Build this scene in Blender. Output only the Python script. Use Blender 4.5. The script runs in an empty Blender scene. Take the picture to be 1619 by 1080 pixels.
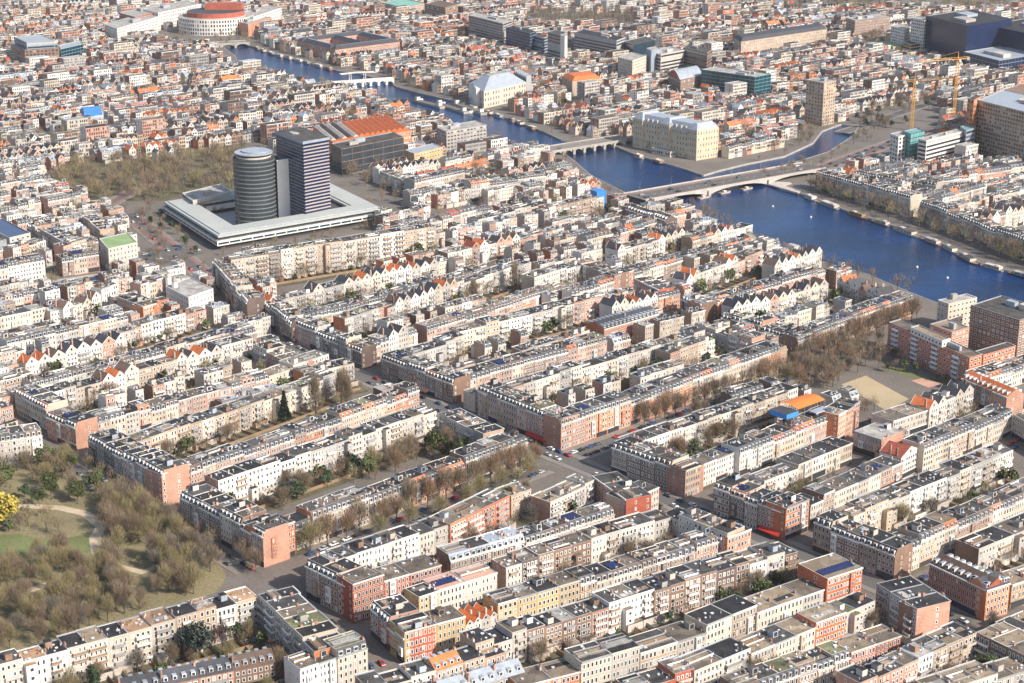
import bpy, math, random
import numpy as np
from mathutils import Vector, geometry
R = math.radians
rng = random.Random(7)
SC = bpy.context.scene
COL = SC.collection

# ------------------------------------------------------------------ camera, sky, sun, exposure
CAM_H, PITCH, FPX = 321.0, R(17.85), 2813.0
cam_d = bpy.data.cameras.new('camera'); cam = bpy.data.objects.new('camera', cam_d); COL.objects.link(cam)
cam.location = (0, 0, CAM_H); cam.rotation_euler = (R(90) - PITCH, 0, 0)
cam_d.sensor_width = 36.0; cam_d.lens = 36.0 * FPX / 1619.0
cam_d.clip_start = 1.0; cam_d.clip_end = 20000
SC.camera = cam

SUN_EL = R(36); SUN_DIR = Vector((0.80, -0.60, 0)).normalized()      # horizontal direction towards the sun
world = bpy.data.worlds.new('World'); SC.world = world; world.use_nodes = True
wn = world.node_tree; wn.nodes.clear()
sky = wn.nodes.new('ShaderNodeTexSky'); sky.sky_type = 'NISHITA'; sky.sun_disc = False
sky.sun_elevation = SUN_EL; sky.sun_rotation = math.atan2(SUN_DIR.x, SUN_DIR.y)
sky.air_density = 1.0; sky.dust_density = 1.5; sky.ozone_density = 1.0
bg = wn.nodes.new('ShaderNodeBackground'); bg.inputs[1].default_value = 0.15
wo = wn.nodes.new('ShaderNodeOutputWorld')
wn.links.new(sky.outputs[0], bg.inputs[0]); wn.links.new(bg.outputs[0], wo.inputs[0])
sd = bpy.data.lights.new('sun', 'SUN'); sun = bpy.data.objects.new('sun', sd); COL.objects.link(sun)
sd.energy = 5.0; sd.angle = R(0.5); sd.color = (1.0, 0.935, 0.83)
tosun = Vector((SUN_DIR.x * math.cos(SUN_EL), SUN_DIR.y * math.cos(SUN_EL), math.sin(SUN_EL)))
sun.rotation_euler = (-tosun).to_track_quat('-Z', 'Y').to_euler()
SC.view_settings.view_transform = 'Standard'; SC.view_settings.look = 'None'
SC.view_settings.exposure = 0.38; SC.view_settings.gamma = 1.0; SC.view_settings.use_curve_mapping = False
SC.cycles.use_denoising = True
SC.cycles.max_bounces = 5; SC.cycles.diffuse_bounces = 2; SC.cycles.glossy_bounces = 2
SC.cycles.transmission_bounces = 2; SC.cycles.volume_bounces = 0; SC.cycles.transparent_max_bounces = 4

# ------------------------------------------------------------------ picture -> place
_fw = np.array([0, math.cos(PITCH), -math.sin(PITCH)]); _r = np.array([1., 0, 0]); _u = np.cross(_r, _fw)
_C = np.array([0, 0, CAM_H])
def up(x, y, z=0.0):
    """the point of the place at height z that the photograph shows at (x, y)"""
    d = _fw * FPX + _r * (x - 809.5) - _u * (y - 540)
    return _C + d * (z - CAM_H) / d[2]
def pj(P):
    d = np.asarray(P, float) - _C; D = d @ _fw
    return 809.5 + FPX * (d @ _r) / D, 540 - FPX * (d @ _u) / D
def pj_many(P):
    d = np.asarray(P, float) - _C; D = d @ _fw
    return 809.5 + FPX * (d @ _r) / D, 540 - FPX * (d @ _u) / D, FPX / D
def inpoly(x, y, poly):
    c = False; j = len(poly) - 1
    for i in range(len(poly)):
        xi, yi = poly[i]; xj, yj = poly[j]
        if (yi > y) != (yj > y) and x < (xj - xi) * (y - yi) / (yj - yi) + xi: c = not c
        j = i
    return c

# ------------------------------------------------------------------ materials
MATS = {}; MAT_LIST = []
def mat(name, col, rough=0.85, amp=0.35, s1=0.12, s2=1.3, spec=0.3, metal=0.0, tint=True, bump=0.0, patch=0.0):
    m = bpy.data.materials.new(name); m.use_nodes = True; nt = m.node_tree; nt.nodes.clear(); N = nt.nodes.new; L = nt.links.new
    out = N('ShaderNodeOutputMaterial'); b = N('ShaderNodeBsdfPrincipled'); L(b.outputs[0], out.inputs[0])
    b.inputs['Roughness'].default_value = rough; b.inputs['Specular IOR Level'].default_value = spec; b.inputs['Metallic'].default_value = metal
    if amp > 0:
        g = N('ShaderNodeNewGeometry')
        n1 = N('ShaderNodeTexNoise'); n1.inputs['Scale'].default_value = s1; n1.inputs['Detail'].default_value = 4
        n2 = N('ShaderNodeTexNoise'); n2.inputs['Scale'].default_value = s2; n2.inputs['Detail'].default_value = 3
        L(g.outputs['Position'], n1.inputs['Vector']); L(g.outputs['Position'], n2.inputs['Vector'])
        a = N('ShaderNodeMath'); a.operation = 'ADD'; L(n1.outputs['Fac'], a.inputs[0]); L(n2.outputs['Fac'], a.inputs[1])
        mr = N('ShaderNodeMapRange'); mr.inputs['From Min'].default_value = 0.6; mr.inputs['From Max'].default_value = 1.4
        mr.inputs['To Min'].default_value = 1 - amp; mr.inputs['To Max'].default_value = 1 + amp
        L(a.outputs[0], mr.inputs['Value'])
        fac = mr.outputs[0]
        if patch:
            vo = N('ShaderNodeTexVoronoi'); vo.inputs['Scale'].default_value = .28; vo.distance = 'CHEBYCHEV'; L(g.outputs['Position'], vo.inputs['Vector'])
            sx = N('ShaderNodeSeparateColor'); L(vo.outputs['Color'], sx.inputs[0])
            m2 = N('ShaderNodeMapRange'); m2.inputs['To Min'].default_value = 1 - patch; m2.inputs['To Max'].default_value = 1 + patch; L(sx.outputs[0], m2.inputs['Value'])
            mm = N('ShaderNodeMath'); mm.operation = 'MULTIPLY'; L(fac, mm.inputs[0]); L(m2.outputs[0], mm.inputs[1]); fac = mm.outputs[0]
        if tint:
            at = N('ShaderNodeAttribute'); at.attribute_name = 'tint'
            mu = N('ShaderNodeMath'); mu.operation = 'MULTIPLY'; L(fac, mu.inputs[0]); L(at.outputs['Fac'], mu.inputs[1]); fac = mu.outputs[0]
        vm = N('ShaderNodeVectorMath'); vm.operation = 'SCALE'; vm.inputs[0].default_value = col
        L(fac, vm.inputs['Scale']); L(vm.outputs[0], b.inputs['Base Color'])
        if bump > 0:
            bp = N('ShaderNodeBump'); bp.inputs['Strength'].default_value = bump; bp.inputs['Distance'].default_value = 0.3
            L(n2.outputs['Fac'], bp.inputs['Height']); L(bp.outputs[0], b.inputs['Normal'])
    else:
        b.inputs['Base Color'].default_value = (*col, 1)
    MATS[name] = len(MAT_LIST); MAT_LIST.append(m)
    return m
# walls
mat('brick_pink', (.45, .245, .175)); mat('brick_orange', (.56, .205, .095)); mat('brick_red', (.38, .10, .06)); mat('brick_brown', (.25, .155, .11))
mat('brick_dark', (.13, .09, .075)); mat('brick_tan', (.44, .32, .23)); mat('ochre', (.52, .35, .16)); mat('cream', (.54, .455, .36), amp=.22)
mat('white', (.67, .62, .565), amp=.18); mat('offwhite', (.50, .44, .385), amp=.25); mat('grey_wall', (.35, .32, .295), amp=.25); mat('bluegrey_wall', (.27, .31, .36), amp=.25)
mat('brick_vermilion', (.55, .16, .075))
# roofs
mat('bitumen_dark', (.034, .032, .033), .8, .45, .25, patch=.3); mat('bitumen_grey', (.074, .067, .062), .85, .4, .25, patch=.3); mat('gravel', (.155, .125, .097), .9, .35, .25, patch=.3)
mat('tan_roof', (.26, .20, .14), .9, .3, .25, patch=.3); mat('light_roof', (.34, .315, .285), .8, .3, .25, patch=.3); mat('slate', (.06, .06, .068), .6, .35, .3)
mat('tile_orange', (.56, .155, .05), .75, .35, .3); mat('tile_red', (.34, .085, .05), .8, .35, .3); mat('moss_roof', (.17, .165, .09), .9, .4, .25, patch=.3)
mat('zinc', (.33, .36, .40), .5, .25, .3); mat('tile_brown', (.135, .09, .07), .8, .35, .3); mat('terracotta', (.52, .30, .22), .9, .25)
mat('green_roof', (.24, .33, .15), .8, .3); mat('teal', (.16, .34, .33), .6, .25); mat('blue_sheet', (.05, .24, .62), .5, .15, tint=False)
mat('orange_sheet', (.80, .20, .04), .6, .12, tint=False); mat('wood_deck', (.27, .18, .11), .8, .3)
# trim
mat('frame_white', (.76, .73, .68), .6, .1); mat('trim_cream', (.66, .60, .50), .7, .2); mat('trim_grey', (.34, .34, .34), .7, .2); mat('dark_trim', (.05, .05, .055), .6, .2)
mat('glass', (.035, .042, .055), .12, .3, .3, 2.0, spec=.6, tint=False); mat('glass_blue', (.012, .022, .065), .25, .35, .08, .5, spec=.35, tint=False)
mat('glass_teal', (.012, .05, .075), .12, .35, .08, .5, spec=.6, tint=False); mat('rail', (.30, .30, .31), .5, .2); mat('solar', (.02, .03, .09), .2, .2, tint=False)
mat('glass_painted_sky', (.11, .14, .18), .15, .3, .3, 2.0, spec=.6, tint=False); mat('curtain', (.42, .40, .36), .7, .3, .3, 2.0, tint=False); mat('band_grey', (.17, .18, .175), .5, .2); mat('rust_roof', (.34, .205, .12), .9, .35, .25, patch=.3); mat('podium_slab', (.40, .41, .38), .8, .1, .05, .3); mat('hotel_stone', (.54, .43, .29), .8, .2); mat('grey_glass', (.04, .05, .06), .15, .35, .08, .5, spec=.6, tint=False); mat('pink_panel', (.36, .31, .30), .7, .15)
mat('skylight', (.62, .66, .70), .25, .15, tint=False); mat('shop_red', (.5, .04, .03), .6, .15, tint=False); mat('concrete', (.42, .40, .37), .9, .2); mat('steel_yellow', (.75, .36, .04), .5, .1, tint=False)
mat('pot', (.45, .19, .10), .8, .2); mat('awning', (.60, .30, .20), .7, .2); mat('copper', (.20, .40, .33), .7, .25); mat('skin_panel', (.70, .62, .50), .7, .15)
# ground
mat('street', (.165, .14, .12), .9, .30, .05, .6, tint=False); mat('asphalt', (.125, .115, .108), .9, .2, .05, .8, tint=False); mat('pavement', (.23, .20, .175), .9, .2, .08, 1.0, tint=False)
mat('bike_lane', (.30, .135, .105), .9, .2, .08, 1.0, tint=False); mat('garden', (.12, .105, .06), .95, .55, .12, .9, tint=False); mat('lawn', (.15, .165, .065), .95, .4, .06, .8, tint=False)
mat('park_soil', (.215, .18, .10), .95, .45, .05, .7, tint=False); mat('sand', (.43, .335, .205), .95, .15, .05, .8, tint=False); mat('path_sand', (.50, .40, .28), .95, .2, .1, .8, tint=False)
mat('stone', (.36, .33, .29), .9, .3); mat('rail_steel', (.18, .17, .16), .4, .1); mat('paint', (.75, .75, .72), .7, .1, tint=False)
# plants
mat('twig_brown', (.22, .162, .108), .9, .35, .3, 2, tint=False); mat('twig_grey', (.165, .138, .112), .9, .35, .3, 2, tint=False); mat('twig_olive', (.25, .205, .105), .9, .35, .3, 2, tint=False)
mat('twig_rust', (.245, .16, .10), .9, .35, .3, 2, tint=False)
mat('bark', (.10, .085, .068), .95, .3, .5, 3, tint=False); mat('leaf_dark', (.045, .065, .03), .8, .45, .4, 2, tint=False); mat('leaf_green', (.085, .10, .035), .8, .45, .4, 2, tint=False)
mat('leaf_yellow', (.43, .33, .06), .8, .3, .4, 2, tint=False); mat('leaf_blue', (.10, .13, .11), .8, .4, .4, 2, tint=False); mat('blossom', (.28, .19, .165), .8, .35, .4, 2, tint=False)
def car_paint(n, c): mat(n, c, .3, .05, tint=False, spec=.5)
for n, c in (('car_black', (.02, .02, .022)), ('car_grey', (.13, .135, .14)), ('car_silver', (.45, .46, .47)), ('car_white', (.75, .75, .74)), ('car_blue', (.04, .08, .2)), ('car_red', (.4, .03, .03))): car_paint(n, c)
mat('tyre', (.02, .02, .02), .9, .1, tint=False)
# river
def water_mat():
    m = bpy.data.materials.new('river_water'); m.use_nodes = True; nt = m.node_tree; N = nt.nodes.new; L = nt.links.new
    b = nt.nodes['Principled BSDF']; b.inputs['Roughness'].default_value = .16; b.inputs['IOR'].default_value = 1.33
    g = N('ShaderNodeNewGeometry')
    n0 = N('ShaderNodeTexNoise'); n0.inputs['Scale'].default_value = .016; n0.inputs['Detail'].default_value = 4; L(g.outputs['Position'], n0.inputs['Vector'])
    cr = N('ShaderNodeMix'); cr.data_type = 'RGBA'; cr.inputs['A'].default_value = (.000, .013, .054, 1); cr.inputs['B'].default_value = (.000, .030, .120, 1)
    mr = N('ShaderNodeMapRange'); mr.inputs['From Min'].default_value = .35; mr.inputs['From Max'].default_value = .65; L(n0.outputs['Fac'], mr.inputs['Value'])
    L(mr.outputs[0], cr.inputs['Factor']); L(cr.outputs['Result'], b.inputs['Base Color'])
    n1 = N('ShaderNodeTexNoise'); n1.inputs['Scale'].default_value = .55; n1.inputs['Detail'].default_value = 5; L(g.outputs['Position'], n1.inputs['Vector'])
    bp = N('ShaderNodeBump'); bp.inputs['Strength'].default_value = .75; bp.inputs['Distance'].default_value = .45; L(n1.outputs['Fac'], bp.inputs['Height']); L(bp.outputs[0], b.inputs['Normal'])
    b.inputs['Specular IOR Level'].default_value = .2
    MATS['water'] = len(MAT_LIST); MAT_LIST.append(m)
water_mat()

# ------------------------------------------------------------------ mesh builder
class MB:
    def __init__(s): s.v = []; s.f = []; s.m = []; s.t = []; s.tint = 1.0
    def q(s, a, b, c, d, m):
        n = len(s.v); s.v += (a, b, c, d); s.f.append((n, n + 1, n + 2, n + 3)); s.m.append(MATS[m]); s.t.append(s.tint)
    def tri(s, a, b, c, m):
        n = len(s.v); s.v += (a, b, c); s.f.append((n, n + 1, n + 2)); s.m.append(MATS[m]); s.t.append(s.tint)
    def poly(s, pts, m):
        n = len(s.v); s.v += pts; s.f.append(tuple(range(n, n + len(pts)))); s.m.append(MATS[m]); s.t.append(s.tint)
    def box(s, x0, x1, y0, y1, z0, z1, m, top=None, skip=''):
        a = (x0, y0, z0); b = (x1, y0, z0); c = (x1, y1, z0); d = (x0, y1, z0); e = (x0, y0, z1); f = (x1, y0, z1); g = (x1, y1, z1); h = (x0, y1, z1)
        if 'f' not in skip: s.q(a, b, f, e, m)
        if 'b' not in skip: s.q(c, d, h, g, m)
        if 'l' not in skip: s.q(d, a, e, h, m)
        if 'r' not in skip: s.q(b, c, g, f, m)
        if 't' not in skip: s.q(e, f, g, h, top or m)
        if 'u' in skip: s.q(d, c, b, a, m)       # 'u' asks for the underside
    def prism(s, ring, z0, z1, m, top=None, ring1=None, bottom=False):
        r1 = ring1 or ring; n = len(ring)
        for i in range(n):
            j = (i + 1) % n
            s.q((*ring[i], z0), (*ring[j], z0), (*r1[j], z1), (*r1[i], z1), m)
        if top is not False: s.poly([(*p, z1) for p in r1], top or m)
        if bottom: s.poly([(*p, z0) for p in reversed(ring)], m)
    def obox(s, O, e, n, x0, x1, y0, y1, z0, z1, m, top=None, under=False):
        """box in a frame: origin O, e along, n outwards"""
        P = lambda x, y: (O[0] + e[0] * x + n[0] * y, O[1] + e[1] * x + n[1] * y)
        s.prism([P(x0, y1), P(x1, y1), P(x1, y0), P(x0, y0)], z0, z1, m, top, bottom=under)
    def tube(s, p0, p1, r0, r1, m, k=5):
        p0 = Vector(p0); p1 = Vector(p1); d = (p1 - p0)
        if d.length < 1e-6: return
        d.normalize(); a = d.orthogonal().normalized(); b = d.cross(a)
        A = [tuple(p0 + (a * math.cos(6.2832 * i / k) + b * math.sin(6.2832 * i / k)) * r0) for i in range(k)]
        B = [tuple(p1 + (a * math.cos(6.2832 * i / k) + b * math.sin(6.2832 * i / k)) * r1) for i in range(k)]
        for i in range(k): j = (i + 1) % k; s.q(A[i], A[j], B[j], B[i], m)
        s.poly(B, m)
    def add(s, o, ox, oy, ex, ey, oz=0.0, flip=None):
        """append another builder through a plan frame"""
        n = len(s.v); ax, ay = ex; bx, by = ey
        if flip:
            w, d = flip; ox = ox + ax * w + bx * d; oy = oy + ay * w + by * d; ax, ay, bx, by = -ax, -ay, -bx, -by
        s.v += [(ox + ax * x + bx * y, oy + ay * x + by * y, oz + z) for x, y, z in o.v]
        s.f += [tuple(i + n for i in f) for f in o.f]; s.m += o.m; s.t += o.t
    def mesh(s, name):
        me = bpy.data.meshes.new(name); V = np.array(s.v, dtype=np.float32); nf = len(s.f)
        tot = np.array([len(f) for f in s.f], dtype=np.int32); st = np.zeros(nf, dtype=np.int32); st[1:] = np.cumsum(tot)[:-1]
        lo = np.fromiter((i for f in s.f for i in f), dtype=np.int32, count=int(tot.sum()))
        me.vertices.add(len(V)); me.vertices.foreach_set('co', V.ravel())
        me.loops.add(len(lo)); me.loops.foreach_set('vertex_index', lo)
        me.polygons.add(nf); me.polygons.foreach_set('loop_start', st); me.polygons.foreach_set('loop_total', tot)
        used, inv = np.unique(np.array(s.m, dtype=np.int32), return_inverse=True)
        for u in used: me.materials.append(MAT_LIST[u])
        me.polygons.foreach_set('material_index', inv.astype(np.int32))
        a = me.attributes.new('tint', 'FLOAT', 'FACE'); a.data.foreach_set('value', np.array(s.t, dtype=np.float32))
        me.update(calc_edges=True)
        return me
    def obj(s, name, parent=None, loc=None, rotz=0.0):
        o = bpy.data.objects.new(name, s.mesh(name)); COL.objects.link(o)
        if parent is not None: o.parent = parent
        if loc is not None: o.location = loc; o.rotation_euler = (0, 0, rotz)
        return o
def tag(o, label=None, cat=None, group=None, kind=None):
    if label: o['label'] = label
    if cat: o['category'] = cat
    if group: o['group'] = group
    if kind: o['kind'] = kind
    return o
def empty(name, loc, rotz=0.0):
    o = bpy.data.objects.new(name, None); COL.objects.link(o); o.location = loc; o.rotation_euler = (0, 0, rotz); o.empty_display_size = 1; return o
def copy_tree(o, parent=None):
    c = o.copy(); COL.objects.link(c); c.parent = parent
    for ch in o.children: copy_tree(ch, c)
    return c
def emit(parts, name, loc, rotz, label, cat, group=None, stuff=()):
    """an Empty at the thing's base with one mesh per part"""
    root = empty(name, loc, rotz); tag(root, label, cat, group)
    for k, mb in parts.items():
        if not mb.f: continue
        if '>' in k: continue
        o = mb.obj(k.split('#')[0], root)
        if k.split('#')[0] in stuff: o['kind'] = 'stuff'
        for k2, mb2 in parts.items():
            if k2.startswith(k + '>') and mb2.f:
                c = mb2.obj(k2.split('>')[1], o)
                if k2.split('>')[1] in stuff: c['kind'] = 'stuff'
    return root
ORD = ['first', 'second', 'third', 'fourth', 'fifth', 'sixth', 'seventh', 'eighth', 'ninth', 'tenth', 'eleventh', 'twelfth', 'thirteenth', 'fourteenth', 'fifteenth', 'sixteenth', 'seventeenth',
       'eighteenth', 'nineteenth', 'twentieth'] + ['twenty-' + t for t in ('first', 'second', 'third', 'fourth', 'fifth', 'sixth', 'seventh', 'eighth', 'ninth')] + ['thirtieth'] + ['thirty-' + t for t in ('first', 'second', 'third', 'fourth', 'fifth', 'sixth', 'seventh', 'eighth', 'ninth')] + ['fortieth'] + ['forty-' + t for t in ('first', 'second', 'third', 'fourth', 'fifth', 'sixth', 'seventh', 'eighth', 'ninth')] + ['fiftieth'] + ['fifty-' + t for t in ('first', 'second', 'third', 'fourth', 'fifth', 'sixth', 'seventh', 'eighth', 'ninth')]

#@@SETTING
# ------------------------------------------------------------------ setting: ground, river, quays, park, streets
RIVER = [(1700, 520), (1560, 492), (1483, 480), (1438, 462), (1402, 447), (1366, 432), (1317, 419), (1278, 406), (1215, 384), (1189, 374), (1148, 362), (1103, 335), (1045, 326), (1000, 310),
         (985, 303), (935, 278), (905, 252), (893, 243), (842, 233), (800, 226), (771, 218), (735, 203), (700, 186), (640, 165), (566, 143), (505, 135), (460, 124), (434, 113), (400, 106),
         (378, 104), (371, 88), (355, 76), (345, 69), (385, 69), (408, 76), (439, 87), (499, 102), (535, 112), (566, 116), (620, 131), (626, 137), (660, 146), (729, 162), (773, 177), (820, 193), (860, 208),
         (888, 221), (940, 226), (976, 232), (1007, 245), (1080, 266), (1112, 277), (1135, 270), (1180, 259), (1240, 247), (1285, 226), (1300, 207), (1330, 196), (1358, 199), (1350, 214),
         (1310, 240), (1265, 254), (1200, 272), (1215, 285), (1234, 298), (1278, 309), (1345, 335), (1420, 359), (1498, 388), (1550, 416), (1640, 440), (1700, 455)]
CANAL = [(-60, 459), (40, 450), (100, 441), (170, 431), (176, 444), (112, 455), (40, 464), (-60, 474)]
WATER_Z = -1.3
def plan(pts, z=0.0): return [tuple(up(x, y, z)[:2]) for x, y in pts]
river_xy, canal_xy = plan(RIVER), plan(CANAL)
def cdt_ground():
    outer = [(-2600, 250), (2600, 250), (2600, 5200), (-2600, 5200)]
    V, E_ = [], []
    for ring in (outer, river_xy, canal_xy):
        n = len(V); k = len(ring); V += ring; E_ += [(n + i, n + (i + 1) % k) for i in range(k)]
    vs, es, fs, *_ = geometry.delaunay_2d_cdt([Vector(v) for v in V], E_, [], 0, 1e-5)
    g, w = MB(), MB()
    for f in fs:
        c = (sum(vs[i][0] for i in f) / len(f), sum(vs[i][1] for i in f) / len(f))
        wet = inpoly(*c, river_xy) or inpoly(*c, canal_xy)
        pts = [(vs[i][0], vs[i][1], WATER_Z if wet else 0.0) for i in f]
        (w if wet else g).poly(pts, 'water' if wet else 'street')
    tag(g.obj('ground'), 'city ground of worn brick paving between the houses', kind='structure')
    tag(w.obj('river_water'), 'deep blue river winding between stone quays', kind='structure')
    qm = MB()
    for ring in (river_xy, canal_xy):
        k = len(ring)
        for i in range(k):
            a, b = ring[i], ring[(i + 1) % k]
            e = np.array(b) - np.array(a); L = np.linalg.norm(e); e = e / L
            n = np.array([e[1], -e[0]])
            qm.obox(a, e, n, -.2, L + .2, -.35, .35, WATER_Z - .3, .22, 'stone')
    tag(qm.obj('quay_wall'), 'low stone quay walls along the river', kind='structure')
cdt_ground()
LAYER = [0]
def sheet(mb, pts_xy, m, z=None):
    LAYER[0] += 1
    z = 0.01 + 0.004 * LAYER[0] if z is None else z
    mb.poly([(x, y, z) for x, y in pts_xy], m)
def strip(mb, a, b, w, m, z=None, off=0.0):
    a = np.array(a[:2]); b = np.array(b[:2]); e = (b - a) / np.linalg.norm(b - a); n = np.array([-e[1], e[0]])
    p = [a + n * (off - w / 2), b + n * (off - w / 2), b + n * (off + w / 2), a + n * (off + w / 2)]
    sheet(mb, [tuple(x) for x in p], m, z)
# park
pk = MB(); sheet(pk, plan([(-120, 690), (60, 700), (128, 722), (345, 886), (358, 912), (345, 935), (200, 992), (-120, 1085)]), 'park_soil')
tag(pk.obj('park_ground'), 'brown leaf litter ground of the wooded park', kind='structure')
lw = MB()
for p in ([(-60, 852), (30, 844), (80, 856), (95, 885), (60, 905), (10, 918), (-60, 925)], [(98, 852), (128, 846), (150, 850), (140, 874), (112, 880)], [(150, 790), (190, 785), (215, 800), (180, 812)]):
    sheet(lw, plan(p), 'lawn')
tag(lw.obj('park_lawn'), 'green lawns in the park clearings', kind='structure')
pp = MB()
def ribbon(mb, pts, w, m):
    xy = [np.array(q) for q in plan(pts)]; z = 0.01 + 0.004 * (LAYER[0] + 1); LAYER[0] += 1
    Ls, Rs = [], []
    for i, q in enumerate(xy):
        t = xy[min(i + 1, len(xy) - 1)] - xy[max(i - 1, 0)]; t = t / np.linalg.norm(t); n = np.array([-t[1], t[0]]) * w / 2
        Ls.append(q + n); Rs.append(q - n)
    for i in range(len(xy) - 1): mb.q((*Rs[i], z), (*Rs[i + 1], z), (*Ls[i + 1], z), (*Ls[i], z), m)
ribbon(pp, [(-40, 805), (40, 800), (95, 803), (135, 812), (160, 832), (150, 850), (153, 872), (166, 890), (140, 905), (95, 918), (40, 935), (-40, 945)], 5, 'path_sand')
ribbon(pp, [(166, 890), (225, 905), (262, 890), (275, 875)], 4, 'path_sand')
tag(pp.obj('park_path'), 'pale sandy footpath winding through the park', kind='structure')
sq = MB(); sheet(sq, plan([(1330, 608), (1369, 594), (1437, 631), (1402, 650), (1366, 628)]), 'sand')
tag(sq.obj('sand_pitch'), 'tan sand playing pitch beside the red brick flats', kind='structure')
hs = MB()
for p in ([(1395, 583), (1408, 579), (1512, 608), (1500, 614)],): sheet(hs, plan(p), 'lawn')
for p in ([(1440, 602), (1462, 597), (1490, 608), (1468, 613)],): sheet(hs, plan(p), 'terracotta')
tag(hs.obj('play_yard'), 'green and red play yard beside the sand pitch', kind='structure')
fp = MB(); sheet(fp, plan([(70, 275), (110, 245), (240, 240), (390, 225), (372, 300), (255, 318), (160, 318), (110, 312)]), 'garden')
tag(fp.obj('square_ground'), 'brown ground of the tree-filled square beside the bank tower', kind='structure')
# main roads, with pavements, bike lanes and tram rails
road = MB(); kerb = MB(); bike = MB(); rails = MB()
STREETS = []
def main_street(pa, pb, w=9.0, side=3.5, tram=False, bikes=False):
    STREETS.append((np.array(pa[:2]), np.array(pb[:2]), w + 2 * side))
    a = np.array(pa[:2]); b = np.array(pb[:2]); L = np.linalg.norm(b - a); e = (b - a) / L; n = np.array([-e[1], e[0]])
    strip(road, a, b, w, 'asphalt')
    for s in (-1, 1):
        kerb.obox(a, e, n, 0, L, s * (w / 2 + side / 2) - side / 2, s * (w / 2 + side / 2) + side / 2, 0.0, .14 + .0007 * LAYER[0], 'pavement')
        if bikes: strip(bike, a, b, 2.2, 'bike_lane', off=s * (w / 2 - 1.3))
    if tram:
        for o in (-2.3, -.87, .87, 2.3): strip(rails, a, b, .22, 'rail_steel', off=o)
gp = lambda x, y, H=0.0: up(x, y, H)[:2]
def off(p, ang, d): return (p[0] + d * math.cos(R(ang)), p[1] + d * math.sin(R(ang)))
LLN = -137.0; LRN = -48.0        # plan bearings of the lower-left and lower-right facing fronts
w0 = gp(462, 503, 14); w1 = gp(1560, 925, 13)
main_street(off(w0, LLN, 9.5), off(w1, LLN, 9.5), 9, 3.4, tram=True)
main_street(off(gp(465, 822, 14), LRN, 10), off(gp(835, 688, 14), LRN, 10), 9, 4)
main_street(off(gp(887, 666, 15), LRN, 10), off(gp(1235, 545, 15), LRN, 10), 9, 4)
main_street(off(gp(130, 680, 16), LLN, 8), off(gp(415, 838, 16), LLN, 8), 7, 3)
main_street(gp(208, 342), gp(335, 445), 12, 3, bikes=True, tram=True)
main_street(gp(262, 275), gp(168, 325), 10, 3, bikes=True, tram=True)
main_street(gp(700, 372), gp(985, 318), 10, 3, bikes=True)
main_street(gp(1292, 268), gp(1470, 205), 14, 3, bikes=True)
main_street(gp(1330, 210), gp(1480, 160), 10, 3)
strip(road, gp(190, 425), gp(300, 395), 30, 'asphalt')
tag(road.obj('road'), 'grey asphalt carriageways of the main streets', kind='structure'); tag(kerb.obj('pavement'), 'raised pavements with kerbs along the main streets', kind='structure')
tag(bike.obj('bike_lane'), 'red surfaced bicycle lanes beside the carriageway', kind='structure'); tag(rails.obj('tram_rail'), 'steel tram rails set in the road', kind='structure')

# ------------------------------------------------------------------ houses
def facade(mb, O, e, n, W, z0, z1, nf, nb, wf=.5, hf=.58, frame='frame_white', glass='glass', lod=1, proud=.05, jit=None, skip=None, margin=.35):
    """rows of windows on a wall plane: origin O (x,y), e along, n outwards"""
    hs = (z1 - z0) / nf; bw = (W - 2 * margin) / nb; ww = bw * wf; hh = hs * hf
    def P(x, o, z): return (O[0] + e[0] * x + n[0] * o, O[1] + e[1] * x + n[1] * o, z)
    g_in = glass
    for j in range(nf):
        for i in range(nb):
            if skip and skip(i, j): continue
            if g_in == 'glass': q_ = rng.random(); glass = 'glass' if q_ < .68 else ('glass_painted_sky' if q_ < .86 else 'curtain')  # some panes have reflected sky painted in as a paler base colour
            cx = margin + bw * (i + .5); zb = z0 + hs * j + hs * .22; zt = zb + hh; x0 = cx - ww / 2; x1 = cx + ww / 2
            fr = min(.24 if lod else .21, ww * .2)
            if lod == 0:
                o1 = proud + .05; o2 = proud - .01
                a0, a1, a2, a3 = P(x0, 0, zb), P(x1, 0, zb), P(x1, 0, zt), P(x0, 0, zt)
                b0, b1, b2, b3 = P(x0, o1, zb), P(x1, o1, zb), P(x1, o1, zt), P(x0, o1, zt)
                c0, c1, c2, c3 = P(x0 + fr, o1, zb + fr), P(x1 - fr, o1, zb + fr), P(x1 - fr, o1, zt - fr), P(x0 + fr, o1, zt - fr)
                mb.q(a0, a1, b1, b0, frame); mb.q(a1, a2, b2, b1, frame); mb.q(a2, a3, b3, b2, frame); mb.q(a3, a0, b0, b3, frame)
                mb.q(b0, b1, c1, c0, frame); mb.q(b1, b2, c2, c1, frame); mb.q(b2, b3, c3, c2, frame); mb.q(b3, b0, c0, c3, frame)
                mb.q(P(x0 + fr, o2, zb + fr), P(x1 - fr, o2, zb + fr), P(x1 - fr, o2, zt - fr), P(x0 + fr, o2, zt - fr), glass)
            else:
                if lod == 1: mb.q(P(x0, proud, zb), P(x1, proud, zb), P(x1, proud, zt), P(x0, proud, zt), frame)
                f2 = fr if lod == 1 else 0
                mb.q(P(x0 + f2, proud + .04, zb + f2), P(x1 - f2, proud + .04, zb + f2), P(x1 - f2, proud + .04, zt - f2), P(x0 + f2, proud + .04, zt - f2), glass)
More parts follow.
